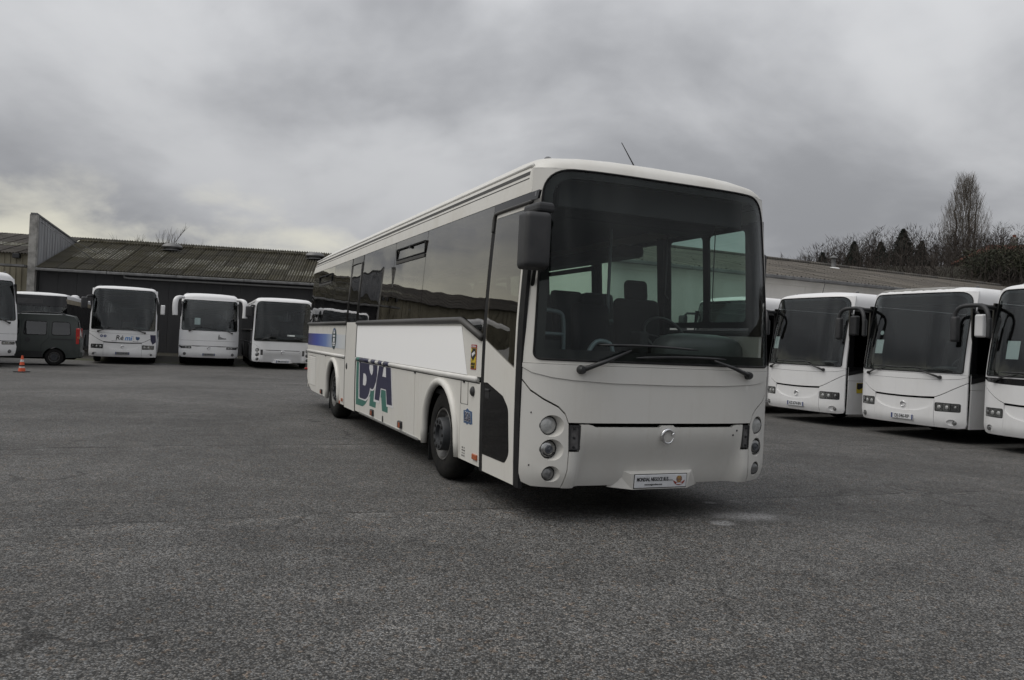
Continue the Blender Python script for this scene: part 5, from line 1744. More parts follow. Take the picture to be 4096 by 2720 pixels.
def city_bus(root):
    W, H, L = 1.25, 2.98, 10.2

    def Yf(x, z):
        c = 0.20 * (min(abs(x), W) / W) ** 4
        ln = 0.20 * max(0, (z - 1.0) / 1.8) ** 1.4
        return c + ln
    inw = (0, 1, 0)
    F = lambda o=0.0: (lambda x, z: (x, Yf(x, z) + o, z))
    B = common_shell(root, W, H, L, 'cool_white_paint', Yf, 'grey_side', 0.95, 1.22, 2.48, 2.70, 2.83, (2.6, 7.6), 0.47)
    for s in (-1, 1):
        B.panel('cantrail', s, rect(0.34, 2.485, L - 0.06, 2.70), 'tan_cantrail', 0.03, 0.0, 0.4)
        for k in range(8):
            y = 1.2 + k * 1.1
            B.panel('window_post', s, rect(y, 1.25, y + 0.07, 2.47), 'rubber', 0.01, 0.004, 0.5)
    surf('display_band', [(-W + 0.03, 2.32), (W - 0.03, 2.32), (W - 0.05, 2.83), (-W + 0.05, 2.83)], F(), inw, 0.03, 'black_gloss', root, (), 0.14)
    surf('destination_display', rect(-0.85, 2.42, 0.25, 2.66), F(-0.004), inw, 0.004, 'interior_grey', root, (), 0.2)
    surf('windscreen', [(-W + 0.04, 1.02), (W - 0.04, 1.02), (W - 0.03, 2.31), (-W + 0.03, 2.31)], F(), inw, 0.008, 'dim_windscreen', root, (), 0.14)
    surf('front_panel', [(-W + 0.01, 0.32), (W - 0.01, 0.32), (W - 0.01, 1.01), (-W + 0.01, 1.01)], F(), inw, 0.03, 'grey_side', root, (), 0.14)
    for s in (-1, 1):
        generic_front_lamps(root, Yf, s, 0.75, 1.12, 0.55, 0.72)
    cab_interior(root, 1.15)
    lathe('roof_dome', [(0.22, 0), (0.2, 0.08), (0.1, 0.13), (0.001, 0.14)], 'cool_white_paint', root, 16, 'Z', (0.95, 5.2, 2.93))


cb = thing('bus', 'old city bus with dark windows and stained tan roof edge behind the van', 'bus', on_yard(-22.3, 36.55), R(22.5))
city_bus(cb)


# ================================================================== 3. van and cone
vn = thing('van', 'dark green passenger van with roof rails and red tail lamp, parked beside the cone', 'van', on_yard(-17.05, 29.3), R(-64))
# local: front towards -Y, x=+0.85 is the flank seen from the yard; rear axle at y=0
prof = [(-3.32, 0.42), (-3.34, 0.80), (-3.22, 0.98), (-2.35, 1.12), (-1.62, 1.74), (-1.25, 1.84), (0.30, 1.87), (0.58, 1.82), (0.68, 1.66), (0.78, 1.02), (0.82, 0.98), (0.82, 0.50), (0.74, 0.32), (0.42, 0.30), (-2.95, 0.28)]


def van_x(z):
    return 0.84 - 0.10 * sstep(1.0, 1.85, z) - 0.03 * sstep(0.6, 0.3, z)


arch_r = [circle(0.0, 0.30, 0.37, 26), circle(-2.60, 0.30, 0.37, 26)]


def notch(poly):
    pts = poly[:-1] + [poly[-1]]
    out = poly[:13] + [(0.37, 0.30)]
    out += [(0.37 * math.cos(t), 0.30 + 0.37 * math.sin(t)) for t in [math.pi * i / 14 for i in range(1, 15)]]
    out += [(-2.23, 0.285)] + [(-2.60 + 0.37 * math.cos(t), 0.30 + 0.37 * math.sin(t)) for t in [math.pi * i / 14 for i in range(1, 14)]] + [(-2.97, 0.29)]
    return out


side_out = notch(prof)
wins = [rounded([(-0.98, 1.12), (-0.28, 1.12), (-0.28, 1.60), (-0.95, 1.60)], 0.07, 4), rounded([(-0.10, 1.12), (0.50, 1.14), (0.44, 1.60), (-0.10, 1.60)], 0.08, 4), rounded([(-2.05, 1.14), (-1.14, 1.12), (-1.14, 1.62), (-1.60, 1.60)], 0.05, 4)]
for s in (-1, 1):
    surf('side_body', side_out, lambda y, z, s=s: (s * van_x(z), y, z), (-s, 0, 0), 0.03, 'van_paint', vn, wins, 0.16)
    for wv_ in wins:
        surf('window', inset(wv_, 0.004), lambda y, z, s=s: (s * (van_x(z) - 0.004), y, z), (-s, 0, 0), 0.006, 'van_glass', vn, (), 0.2)
        surf('window_seal', inset(wv_, -0.02), lambda y, z, s=s: (s * (van_x(z) + 0.002), y, z), (-s, 0, 0), 0.004, 'rubber', vn, [inset(wv_, 0.006)], 0.2)
    rl = smooth_path([(s * 0.66, -1.15, 1.85), (s * 0.66, -1.0, 1.93), (s * 0.66, 0.05, 1.95), (s * 0.66, 0.30, 1.87)], 2)
    tube('roof_rail', rl, 0.018, 'black_plastic', vn, 8)
    surf('rub_strip', rounded(rect(-0.13, 0.955, 0.60, 0.995), 0.01, 2), lambda y, z, s=s: (s * (van_x(z) + 0.006), y, z), (-s, 0, 0), 0.01, 'black_plastic', vn, (), 0.2)
    surf('sill_cladding', [(-2.22, 0.30), (-0.385, 0.30), (-0.37, 0.52), (-2.23, 0.52)], lambda y, z, s=s: (s * (van_x(z) + 0.008), y, z), (-s, 0, 0), 0.012, 'black_plastic', vn, (), 0.2)
    o = surf('fuel_flap', circle(-0.85, 0.92, 0.085, 18), lambda y, z, s=s: (s * (van_x(z) + 0.003), y, z), (-s, 0, 0), 0.004, 'black_plastic', vn, (), 0.2)
    tube('door_joint', [(s * (van_x(z) + 0.001), y, z) for y, z in dens([(-1.06, 0.50), (-1.06, 1.66), (-0.24, 1.66), (-0.20, 1.58), (-0.20, 1.02), (-0.42, 0.75), (-0.44, 0.50)], 0.1)], 0.005, 'ink', vn, 4, True)
    tl = box('tail_lamp', (s * 0.79 - 0.05, 0.66, 0.80), (s * 0.79 + 0.055, 0.795, 1.40), 'red_lens', vn, 0.03)
    box('amber_lens', (s * 0.79 - 0.052, 0.70, 1.0), (s * 0.79 + 0.058, 0.799, 1.10), 'amber', tl, 0.02)
n_ = len(prof)
vs_, fs = [], []
strip = dens(prof[:12], 0.12)[: -1]
strip = [p for p in dens(prof, 0.12)]
k0 = len(strip)
for (y, z) in strip:
    for j in range(7):
        x = -van_x(z) + 2 * van_x(z) * j / 6
        crown = 0.03 * (1 - (2 * j / 6 - 1) ** 2) if z > 1.7 else 0.0
        vs_.append((x * 0.985, y + (0.04 * (1 - (2 * j / 6 - 1) ** 2) if y > 0.55 else (-0.06 * (1 - (2 * j / 6 - 1) ** 2) if y < -3.1 else 0)), z + crown))
for i in range(k0):
    for j in range(6):
        a = i * 7 + j
        b_ = ((i + 1) % k0) * 7 + j
        fs.append((a, a + 1, b_ + 1, b_))
from_data('shell', vs_, fs, 'van_paint', vn, True)
surf('rear_window', rounded([(-0.60, 1.10), (0.60, 1.10), (0.55, 1.66), (-0.55, 1.66)], 0.06, 4), lambda x, z: (x, 0.68 + (1.66 - z) * 0.156 + 0.045 * (1 - (x / 0.84) ** 2) + 0.004, z), (0, -1, 0), 0.008, 'tinted_glass', vn, (), 0.15)
surf('windscreen', rounded([(-0.66, 0.05), (0.66, 0.05), (0.60, 0.92), (-0.60, 0.92)], 0.06, 4), lambda x, t: (x, -2.35 + 0.73 * t - 0.012, 1.12 + 0.62 * t + 0.014), (0, 1, -1), 0.006, 'dim_windscreen', vn, (), 0.2)
box('rear_bumper', (-0.80, 0.70, 0.30), (0.80, 0.90, 0.56), 'van_paint', vn, 0.06, 3)
box('number_plate', (-0.26, 0.845, 0.76), (0.26, 0.858, 0.87), 'plate_grey', vn, 0.003)
for y in (0.0, -2.60):
    for s in (-1, 1):
        wheel(vn, s * 0.80, y, 0.315, s, False, False, 0.19)
    lathe('axle', [(0.001, -0.7), (0.05, -0.7), (0.05, 0.7), (0.001, 0.7)], 'underbody', vn, 10, 'X', (0, y, 0.315))
box('underfloor', (-0.70, -3.1, 0.24), (0.70, 0.65, 0.34), 'underbody', vn)

cn = thing('traffic_cone', 'orange and white striped traffic cone standing before the left coach', 'traffic cone', on_yard(-15.15, 24.25))
cr_ = lambda z: 0.155 - 0.118 * z / 0.74
cn.scale = (0.68, 0.68, 0.68)
box('base', (-0.25, -0.25, 0.0), (0.25, 0.25, 0.045), 'cone_base', cn, 0.02)
zz = [(0.04, 0.20, 'cone_orange'), (0.20, 0.27, 'cone_white'), (0.27, 0.33, 'cone_base'), (0.33, 0.47, 'cone_orange'), (0.47, 0.58, 'cone_white'), (0.58, 0.76, 'cone_orange')]
for a, b_, m_ in zz:
    fl = 0.010 if m_ == 'cone_base' else 0.0
    top = [(0.001, b_)] if b_ > 0.7 else []
    lathe('band', [(cr_(a) + fl, a), (cr_(b_) + fl, b_)] + top, m_, cn, 24)


# ================================================================== 4. buildings
def corr_mesh(name, wd, ln, waves, amp, m, seg=4):
    """one corrugated sheet, lying along +Y, its waves across X"""
    vs_, fs = [], []
    n = waves * seg
    for i in range(n + 1):
        x = wd * i / n
        z = amp * math.cos(2 * math.pi * i / seg)
        vs_ += [(x, 0, z), (x, ln, z), (x, 0, z - 0.012), (x, ln, z - 0.012)]
    for i in range(n):
        a, b = 4 * i, 4 * (i + 1)
        fs += [(a, b, b + 1, a + 1), (a + 2, a + 3, b + 3, b + 2), (a, a + 2, b + 2, b), (a + 1, b + 1, b + 3, a + 3)]
    me = bpy.data.meshes.new(name)
    me.from_pydata(vs_, [], fs)
    me.update()
    me.materials.append(MATS[m])
    return me


def roof_sheets(parent, x0, x1, y0, z0, y1, z1, wd, ln, meshes, pick):
    """cover a slope with separate overlapping sheets"""
    slope = math.atan2(z1 - z0, y1 - y0)
    total = math.hypot(y1 - y0, z1 - z0)
    rows = int(math.ceil(total / ln))
    cols = int(math.ceil((x1 - x0) / wd))
    jr = random.Random(21)
    for r_ in range(rows):
        for c_ in range(cols):
            o = bpy.data.objects.new('roof_sheet', meshes[pick(r_, c_)])
            COL.objects.link(o)
            o.parent = parent
            d = r_ * ln
            up = 0.018 * (rows - r_) * 0 + 0.012
            o.location = (x0 + c_ * wd, y0 + d * math.cos(slope), z0 + d * math.sin(slope) + up + jr.uniform(-0.006, 0.006))
            o.rotation_euler = (slope - R(0.75), 0, jr.uniform(-0.003, 0.003))


SH = thing('shed', 'long dark shed with mossy corrugated roof behind the left row of buses', 'building', (0, 52.0, GZ), R(9.5))
EZ, RZ_ = 4.93, 7.16          # above the yard's level at the shed
me_a = corr_mesh('sheet', 1.06, 1.42, 6, 0.045, 'mossy_fibre_cement')
me_b = corr_mesh('sheet_light', 1.06, 1.42, 6, 0.045, 'pale_rooflight')


def pick_shed(r_, c_):
    if r_ == 3 and (1 <= c_ <= 5) and c_ % 5 != 4:
        return 'b'
    if r_ == 1 and (6 <= c_ <= 15 or 20 <= c_ <= 24) and (c_ * 7) % 5 != 1:
        return 'b'
    if r_ == 2 and (7 <= c_ <= 14):
        return 'b' if (c_ * 3) % 4 != 2 else 'a'
    if r_ == 2 and 1 <= c_ <= 3:
        return 'b'
    return 'a'


roof_sheets(SH, -29.15, 14.5, -0.35, EZ - 0.10, 6.2, RZ_, 1.02, 1.33, {'a': me_a, 'b': me_b}, pick_shed)
for k in range(41):
    x = -29.1 + 1.06 * k
    o = box('wall_panel', (x + 0.006, 0.0, 0.0), (x + 1.054, 0.06, EZ - 0.12), 'dark_cladding', SH)
box('inner_wall', (-29.1, 0.07, 0.0), (14.5, 0.2, EZ - 0.15), 'underbody', SH)
# far slope, gable ends
from_data('back_slope', [(-29.2, 6.2, RZ_ - 0.05), (14.8, 6.2, RZ_ - 0.05), (14.8, 13.0, EZ - 0.3), (-29.2, 13.0, EZ - 0.3)], [(0, 1, 2, 3)], 'mossy_fibre_cement', SH)
for x in (-29.25, 14.5):
    from_data('gable', [(x, 0.06, 0), (x, 12.4, 0), (x, 12.4, EZ - 0.15), (x, 6.2, RZ_ - 0.12), (x, 0.06, EZ - 0.15), (x + 0.1, 0.06, 0), (x + 0.1, 12.4, 0), (x + 0.1, 12.4, EZ - 0.15), (x + 0.1, 6.2, RZ_ - 0.12), (x + 0.1, 0.06, EZ - 0.15)], [(0, 1, 2, 3, 4), (9, 8, 7, 6, 5), (0, 5, 6, 1), (1, 6, 7, 2), (2, 7, 8, 3), (3, 8, 9, 4), (4, 9, 5, 0)], 'dark_cladding', SH)
# ridge caps
for k in range(30):
    x = -29.1 + 1.46 * k
    tube('ridge_cap', [(x, 6.2, RZ_ + 0.03), (x + 1.50, 6.2, RZ_ + 0.03)], 0.10, 'mossy_fibre_cement', SH, 8)
for k in range(11):
    x = -29.15 + 4.0 * k
    box('gutter', (x, -0.52, EZ - 0.30), (x + 3.98, -0.36, EZ - 0.14), 'zinc', SH, 0.03)
tube('conduit', [(-24.3, -0.10, EZ - 0.30), (-24.25, -0.12, EZ - 0.42), (-24.0, -0.12, EZ - 0.45), (12.0, -0.12, EZ - 0.45)], 0.06, 'pipe_white', SH, 8)
for x in (-23.0, -13.45, -3.6, 5.2):
    v = lathe('roof_ventilator', [(0.42, 0.0), (0.42, 0.22), (0.62, 0.22), (0.66, 0.30), (0.60, 0.42), (0.40, 0.52), (0.001, 0.56)], 'zinc', SH, 24, 'Z', (x, 5.55, RZ_ - 0.36))
    lathe('vent_collar', [(0.70, -0.02), (0.70, 0.02), (0.45, 0.04)], 'zinc', v, 20, 'Z', (x, 5.55, RZ_ - 0.30))

# gable fin standing above the shed's end
FN = thing('fin_wall', 'tall triangular grey parapet wall rising above the shed roof end', 'wall', (0, 52.0, GZ), R(9.5))
fz = 7.95
xa, xb = -29.55, -29.30
fv = [(0.0, 0.0), (6.6, 0.0), (6.6, 6.9), (0.0, fz)]
fpts = [(xa, y, z) for y, z in fv] + [(xb, y, z) for y, z in fv]
from_data('sheeting', fpts, [(0, 1, 2, 3), (7, 6, 5, 4), (0, 4, 5, 1), (1, 5, 6, 2), (2, 6, 7, 3), (3, 7, 4, 0)], 'fin_metal', FN)
box('pillar', (xa - 0.12, -0.30, 0.0), (xb + 0.06, -0.004, fz + 0.04), 'concrete', FN, 0.02)
for k in range(16):
    y = 0.15 + 0.4 * k
    zt = fz - (fz - 6.9) * y / 6.6 - 0.06
    box('rib', (xb + 0.002, y, max(EZ, EZ + (RZ_ - EZ) * y / 6.2 - 0.2)), (xb + 0.03, y + 0.05, zt), 'fin_metal', FN)
bm = bmesh.new()
capd = [(xa - 0.06, -0.32, fz + 0.03), (xb + 0.06, -0.32, fz + 0.03), (xb + 0.06, 6.7, 6.93), (xa - 0.06, 6.7, 6.93)]
from_data('coping', capd + [(x, y, z + 0.10) for x, y, z in capd], [(0, 3, 2, 1), (4, 5, 6, 7), (0, 1, 5, 4), (1, 2, 6, 5), (2, 3, 7, 6), (3, 0, 4, 7)], 'zinc', FN)
tube('stay', [(xb + 0.05, 0.25, fz - 0.35), (-26.4, 1.4, EZ + 0.55)], 0.022, 'zinc', FN, 6)
tube('stay', [(xb + 0.05, 2.2, fz - 0.62), (-27.2, 3.6, EZ + 1.35)], 0.022, 'zinc', FN, 6)

BH = thing('beige_building', 'beige ribbed metal building with low dark roof at the left edge', 'building', (0, 52.0, GZ), R(9.5))
bw = 1.0
vs_, fs = [], []
rib = [(0.0, 0.0), (0.14, 0.0), (0.17, 0.045), (0.24, 0.045), (0.27, 0.0), (0.47, 0.0), (0.50, 0.045), (0.57, 0.045), (0.60, 0.0), (0.80, 0.0), (0.83, 0.045), (0.90, 0.045), (0.93, 0.0), (1.0, 0.0)]
for x, d in rib:
    vs_ += [(x, -d, 0.0), (x, -d, 5.72)]
for i in range(len(rib) - 1):
    fs.append((2 * i, 2 * i + 2, 2 * i + 3, 2 * i + 1))
me_r = bpy.data.meshes.new('wall_panel')
me_r.from_pydata(vs_, [], fs)
me_r.update()
me_r.materials.append(MATS['beige_cladding'])
for k in range(36):
    o = link('wall_panel', me_r, None, BH)
    o.location = (-30.7 - k * 1.0, 0.9, 0.0)
box('inner_wall', (-66.7, 0.93, 0.0), (-29.70, 1.1, 5.70), 'underbody', BH)
box('eave_ledge', (-31.3, -0.6, 4.80), (-29.72, 0.4, 4.92), 'zinc', BH)
box('lamp_box', (-30.9, 0.55, 5.38), (-30.5, 0.84, 5.66), 'black_plastic', BH, 0.03)
me_c = corr_mesh('sheet', 1.06, 1.62, 6, 0.045, 'grey_fibre_cement')
me_d = corr_mesh('sheet_light', 1.06, 1.62, 6, 0.045, 'pale_rooflight')
roof_sheets(BH, -66.4, -29.9, 0.55, 5.68, 7.2, 7.30, 1.02, 1.36, {'a': me_c, 'b': me_d}, lambda r_, c_: 'b' if (r_ == 2 and c_ in (32, 33, 34)) else 'a')
from_data('back_slope', [(-66.5, 7.2, 7.25), (-29.8, 7.2, 7.25), (-29.8, 14.0, 5.6), (-66.5, 14.0, 5.6)], [(0, 1, 2, 3)], 'grey_fibre_cement', BH)
for k in range(2):
    tube('downpipe', [(-44.0 - 3.2 * k, 0.78, 5.6), (-44.0 - 3.2 * k, 0.78, 0.0)], 0.07, 'pipe_white', BH, 8)

# ---- right-hand building
a64 = R(26.0)                        # its long wall runs along (cos 26, sin 26)
RBo = (-20 * math.sin(a64), 20 * math.cos(a64), GZ)
RB = thing('white_building', 'long white building with grey corrugated roof behind the right row of buses', 'building', RBo, a64)
re_, rr_ = 4.22, 6.42
for k in range(17):
    x = 13.0 + 2.0 * k
    box('wall_panel', (x + 0.006, 0.0, 0.0), (x + 1.994, 0.12, re_), 'white_wall', RB)
box('inner_wall', (13.02, 0.13, 0.0), (46.9, 0.3, re_ - 0.05), 'concrete', RB)
box('fascia', (12.9, -0.05, re_ - 0.20), (47.1, -0.005, re_ - 0.02), 'white_wall', RB)
for k in range(12):
    box('gutter', (12.9 + 2.86 * k, -0.40, re_ - 0.04), (12.9 + 2.86 * k + 2.84, -0.26, re_ + 0.07), 'zinc', RB, 0.02)
me_e = corr_mesh('sheet', 1.06, 1.62, 6, 0.045, 'grey_fibre_cement')
roof_sheets(RB, 12.8, 47.2, -0.30, re_ + 0.06, 10.0, rr_, 1.10 * 1.0, 1.55, {'a': me_e}, lambda r_, c_: 'a')
from_data('back_slope', [(12.8, 10.0, rr_ - 0.05), (47.2, 10.0, rr_ - 0.05), (47.2, 20.0, 4.2), (12.8, 20.0, 4.2)], [(0, 1, 2, 3)], 'grey_fibre_cement', RB)
for x in (12.95, 46.95):
    from_data('gable', [(x, 0.02, 0), (x, 19.6, 0), (x, 19.6, 4.1), (x, 10.0, rr_ - 0.1), (x, 0.02, re_), (x + .1, 0.02, 0), (x + .1, 19.6, 0), (x + .1, 19.6, 4.1), (x + .1, 10.0, rr_ - 0.1), (x + .1, 0.02, re_)], [(0, 1, 2, 3, 4), (9, 8, 7, 6, 5), (0, 5, 6, 1), (1, 6, 7, 2), (2, 7, 8, 3), (3, 8, 9, 4), (4, 9, 5, 0)], 'white_wall', RB)
for k in range(24):
    x = 12.8 + 1.45 * k
    tube('ridge_cap', [(x, 10.0, rr_ + 0.06), (x + 1.48, 10.0, rr_ + 0.06)], 0.11, 'grey_fibre_cement', RB, 8)
ch = lathe('flue', [(0.11, -0.5), (0.11, 0.30), (0.09, 0.30), (0.09, 0.36), (0.22, 0.36), (0.001, 0.52)], 'zinc', RB, 18, 'Z', (31.9, 8.6, rr_ - 0.12))
lathe('flashing', [(0.34, -0.06), (0.28, 0.02), (0.12, 0.05)], 'letter_white', ch, 18, 'Z', (31.9, 8.6, rr_ - 0.28))


# ================================================================== 5. hill, trees, house
def hill_z(x, y):
    d = math.hypot(x - 10, y - 10)
    az = math.degrees(math.atan2(x, y))
    up = sstep(50, 88, d) * 13.5 + sstep(120, 420, d) * 26
    m = sstep(4, 26, az) * (1 - sstep(115, 150, az))
    return GZ - 0.6 + up * m


hx, hy, hv, hf = 46, 30, [], []
for j in range(hy + 1):
    rd = 55 + 430 * (j / hy) ** 1.8
    for i in range(hx + 1):
        az = R(-5 + 150 * i / hx)
        x, y = rd * math.sin(az), rd * math.cos(az)
        hv.append((x, y, hill_z(x, y) + (0.4 * math.sin(x * 0.13) * math.cos(y * 0.17) if rd > 62 else -0.4)))
for j in range(hy):
    for i in range(hx):
        a = j * (hx + 1) + i
        hf.append((a, a + 1, a + hx + 2, a + hx + 1))
tag(from_data('hill', hv, hf, 'hill_earth', None, True), 'dark wooded hillside', None, kind='structure')

# low wooded ridges all round the horizon
rv, rf = [], []
NR = 180
rr2 = random.Random(5)
hts = [6 + 5 * math.sin(i * 0.21) + 4 * math.sin(i * 0.083 + 1.0) + rr2.uniform(-1.2, 1.2) for i in range(NR)]
for i in range(NR):
    az = 2 * math.pi * i / NR
    deg = math.degrees(az)
    deg = deg - 360 if deg > 180 else deg
    k = 1.0 if (deg < -70 or deg > 40) else 0.35
    for rad, f in ((520, 0.0), (560, 0.65), (640, 1.0)):
        rv.append((rad * math.sin(az), rad * math.cos(az), -2 + (max(4, hts[i]) + 10) * f * k))
for i in range(NR):
    j = (i + 1) % NR
    for k in range(2):
        rf.append((i * 3 + k, j * 3 + k, j * 3 + k + 1, i * 3 + k + 1))
tag(from_data('far_hills', rv, rf, 'hill_earth', None, True), 'low dark ridge on the horizon', None, kind='structure')


def stick(vs_, fs, a, b, r0, r1, n=3):
    d = (b - a)
    if d.length < 1e-6:
        return
    d.normalize()
    u = d.cross(Vector((0.3, 0.9, 0.2))).normalized()
    w_ = d.cross(u)
    k = len(vs_)
    for p, r in ((a, r0), (b, r1)):
        for i in range(n):
            t = 2 * math.pi * i / n
            vs_.append(p + (u * math.cos(t) + w_ * math.sin(t)) * r)
    for i in range(n):
        fs.append((k + i, k + (i + 1) % n, k + n + (i + 1) % n, k + n + i))


def bare_tree(name, label, loc, h, spread, seed, bark='bark', levels=4, up=0.55, group=None, trunkf=0.28, tw=0.0011):
    rg = random.Random(seed)
    root = thing(name, label, 'tree', loc, rg.uniform(0, 6), group)
    tv, tf, cv, cf = [], [], [], []
    th_ = h * trunkf
    base = Vector((0, 0, -0.4))
    top = Vector((rg.uniform(-.2, .2), rg.uniform(-.2, .2), th_))
    stick(tv, tf, base, top, h * 0.022, h * 0.015, 6)

    def grow(p, d, ln, r, lv):
        q = p + d * ln
        stick(cv, cf, p, q, r, r * 0.55, 3)
        if lv == 0:
            return
        nb = 4 if lv > 1 else 5
        for k in range(nb):
            t = 0.35 + 0.65 * (k + rg.random()) / nb
            ax = Vector((rg.gauss(0, 1), rg.gauss(0, 1), rg.gauss(0, 0.5))).normalized()
            nd = (d * up + ax * spread + Vector((0, 0, 0.30))).normalized()
            grow(p + d * ln * t, nd, ln * rg.uniform(0.45, 0.68), max(r * 0.5, h * tw), lv - 1)
    for k in range(5):
        a = 2 * math.pi * k / 5 + rg.random()
        d = Vector((math.cos(a) * spread, math.sin(a) * spread, 1.0)).normalized()
        grow(top - Vector((0, 0, th_ * 0.25 * rg.random())), d, h * rg.uniform(0.28, 0.42), h * 0.010, levels - 1)
    from_data('trunk', tv, tf, bark, root)
    from_data('crown', cv, cf, 'twigs' if bark == 'bark' else bark, root)
    return root


def poplar(loc, h, seed):
    rg = random.Random(seed)
    root = thing('poplar_tree', 'tall bare poplar with upright branches on the hill at right', 'tree', loc)
    tv, tf, cv, cf = [], [], [], []
    for off in (-1.1, 0.55, 1.3):
        pts = [Vector((off * (0.8 + 0.4 * t), rg.uniform(-.3, .3), h * t)) for t in [i / 10 * (1.0 if off == 0.55 else 0.86) for i in range(11)]]
        pts[0].z = -1.5
        for i in range(10):
            stick(tv, tf, pts[i], pts[i + 1], 0.20 * (1 - i / 11), 0.20 * (1 - (i + 1) / 11), 5)
    W_ = lambda t: 0.35 + 2.9 * math.sin(math.pi * min(1, 0.14 + t * 0.80)) ** 0.9 * (1 - 0.72 * t)
    for k in range(1250):
        t = rg.uniform(0.08, 0.97)
        a = rg.uniform(0, 2 * math.pi)
        rad = W_(t) * math.sqrt(rg.random())
        p = Vector((rad * math.cos(a), rad * math.sin(a), h * t))
        d = Vector((math.cos(a) * 0.26, math.sin(a) * 0.26, 1.0)) + Vector((rg.gauss(0, .10), rg.gauss(0, .10), 0))
        ln = rg.uniform(0.8, 2.3) * (1.1 - 0.5 * t)
        if k % 4 == 0:
            stick(cv, cf, Vector((p.x * 0.35, p.y * 0.35, p.z - ln * 1.2)), p, 0.026, 0.014)
        q = p + d.normalized() * ln
        stick(cv, cf, p, q, 0.014, 0.006)
        for j in range(2):
            s0 = p.lerp(q, rg.uniform(0.2, 0.8))
            stick(cv, cf, s0, s0 + Vector((rg.gauss(0, .22), rg.gauss(0, .22), rg.uniform(0.3, 0.8))), 0.009, 0.005)
    from_data('trunk', tv, tf, 'bark', root)
    from_data('crown', cv, cf, 'bark_pale', root)


def conifer(loc, h, wd, seed, label, group):
    rg = random.Random(seed)
    root = thing('conifer_tree', label, 'tree', loc, rg.uniform(0, 6), group)
    tv, tf, cv, cf = [], [], [], []
    stick(tv, tf, Vector((0, 0, -0.5)), Vector((0, 0, h)), h * 0.018, 0.02, 6)
    nb = 250
    for i in range(nb):
        t = 0.06 + 0.93 * (i + rg.random()) / nb
        a = i * 2.399963 + rg.uniform(-.5, .5)
        r_ = (wd * (1 - t) + 0.10) * rg.uniform(0.6, 1.15)
        p = Vector((0, 0, h * t))
        out = Vector((math.cos(a), math.sin(a), 0))
        tip = p + out * r_ + Vector((0, 0, -r_ * rg.uniform(0.05, 0.38) + 0.03 * h * (1 - t)))
        side = Vector((-math.sin(a), math.cos(a), 0))
        stick(cv, cf, p, tip, 0.03, 0.01)
        for j in range(12):
            f = 0.15 + 0.85 * rg.random()
            c = p.lerp(tip, f)
            wj = (r_ * 0.34 * (1.2 - f) + 0.12) * rg.uniform(0.6, 1.2)
            sg = rg.choice((-1, 1))
            e = c + side * sg * wj + out * wj * 0.7 + Vector((0, 0, rg.uniform(-.35, 0.12)))
            wdt = Vector((rg.gauss(0, .6), rg.gauss(0, .6), rg.gauss(0, 1))).normalized() * rg.uniform(0.07, 0.16)
            k0_ = len(cv)
            cv.extend([c - wdt, c + wdt, e])
            cf.append((k0_, k0_ + 1, k0_ + 2))
    from_data('trunk', tv, tf, 'bark', root)
    from_data('crown', cv, cf, 'needles', root)


def leafy(loc, h, wd, seed, label, group, name='evergreen_tree'):
    rg = random.Random(seed)
    root = thing(name, label, 'tree', loc, 0, group)
    tv, tf, cv, cf = [], [], [], []
    stick(tv, tf, Vector((0, 0, -0.5)), Vector((0, 0, h * 0.6)), h * 0.025, 0.05, 6)
    cl = [(Vector((rg.gauss(0, wd * .32), rg.gauss(0, wd * .32), h * rg.uniform(0.25, 0.9))), wd * rg.uniform(0.22, 0.42)) for _ in range(16)]
    for c, r_ in cl:
        for k in range(260):
            d = Vector((rg.gauss(0, 1), rg.gauss(0, 1), rg.gauss(0, 1))).normalized() * r_ * rg.uniform(0.55, 1.08)
            p = c + d
            u = Vector((rg.gauss(0, 1), rg.gauss(0, 1), rg.gauss(0, 1))).normalized() * 0.13
            v = Vector((rg.gauss(0, 1), rg.gauss(0, 1), rg.gauss(0, 1))).normalized() * 0.13
            k0_ = len(cv)
            cv.extend([p - u, p + u, p + v])
            cf.append((k0_, k0_ + 1, k0_ + 2))
    from_data('trunk', tv, tf, 'bark', root)
    from_data('crown', cv, cf, 'leaf_dark', root)


def ray(u, v, D):
    """world point seen towards picture position (u, v of 4096 x 2720) at forward distance D"""
    c = Vector(((u - 2048) / 3126, -(v - 1360) / 3126, -1.0))
    d = cam.matrix_world.to_3x3() @ c
    p = d * (D / d.y)
    return Vector((p.x, p.y, p.z + 1.4546))


def top_at(u, vtop, D):
    t = ray(u, vtop, D)
    zb_ = hill_z(t.x, t.y)
    return (t.x, t.y, zb_), t.z - zb_


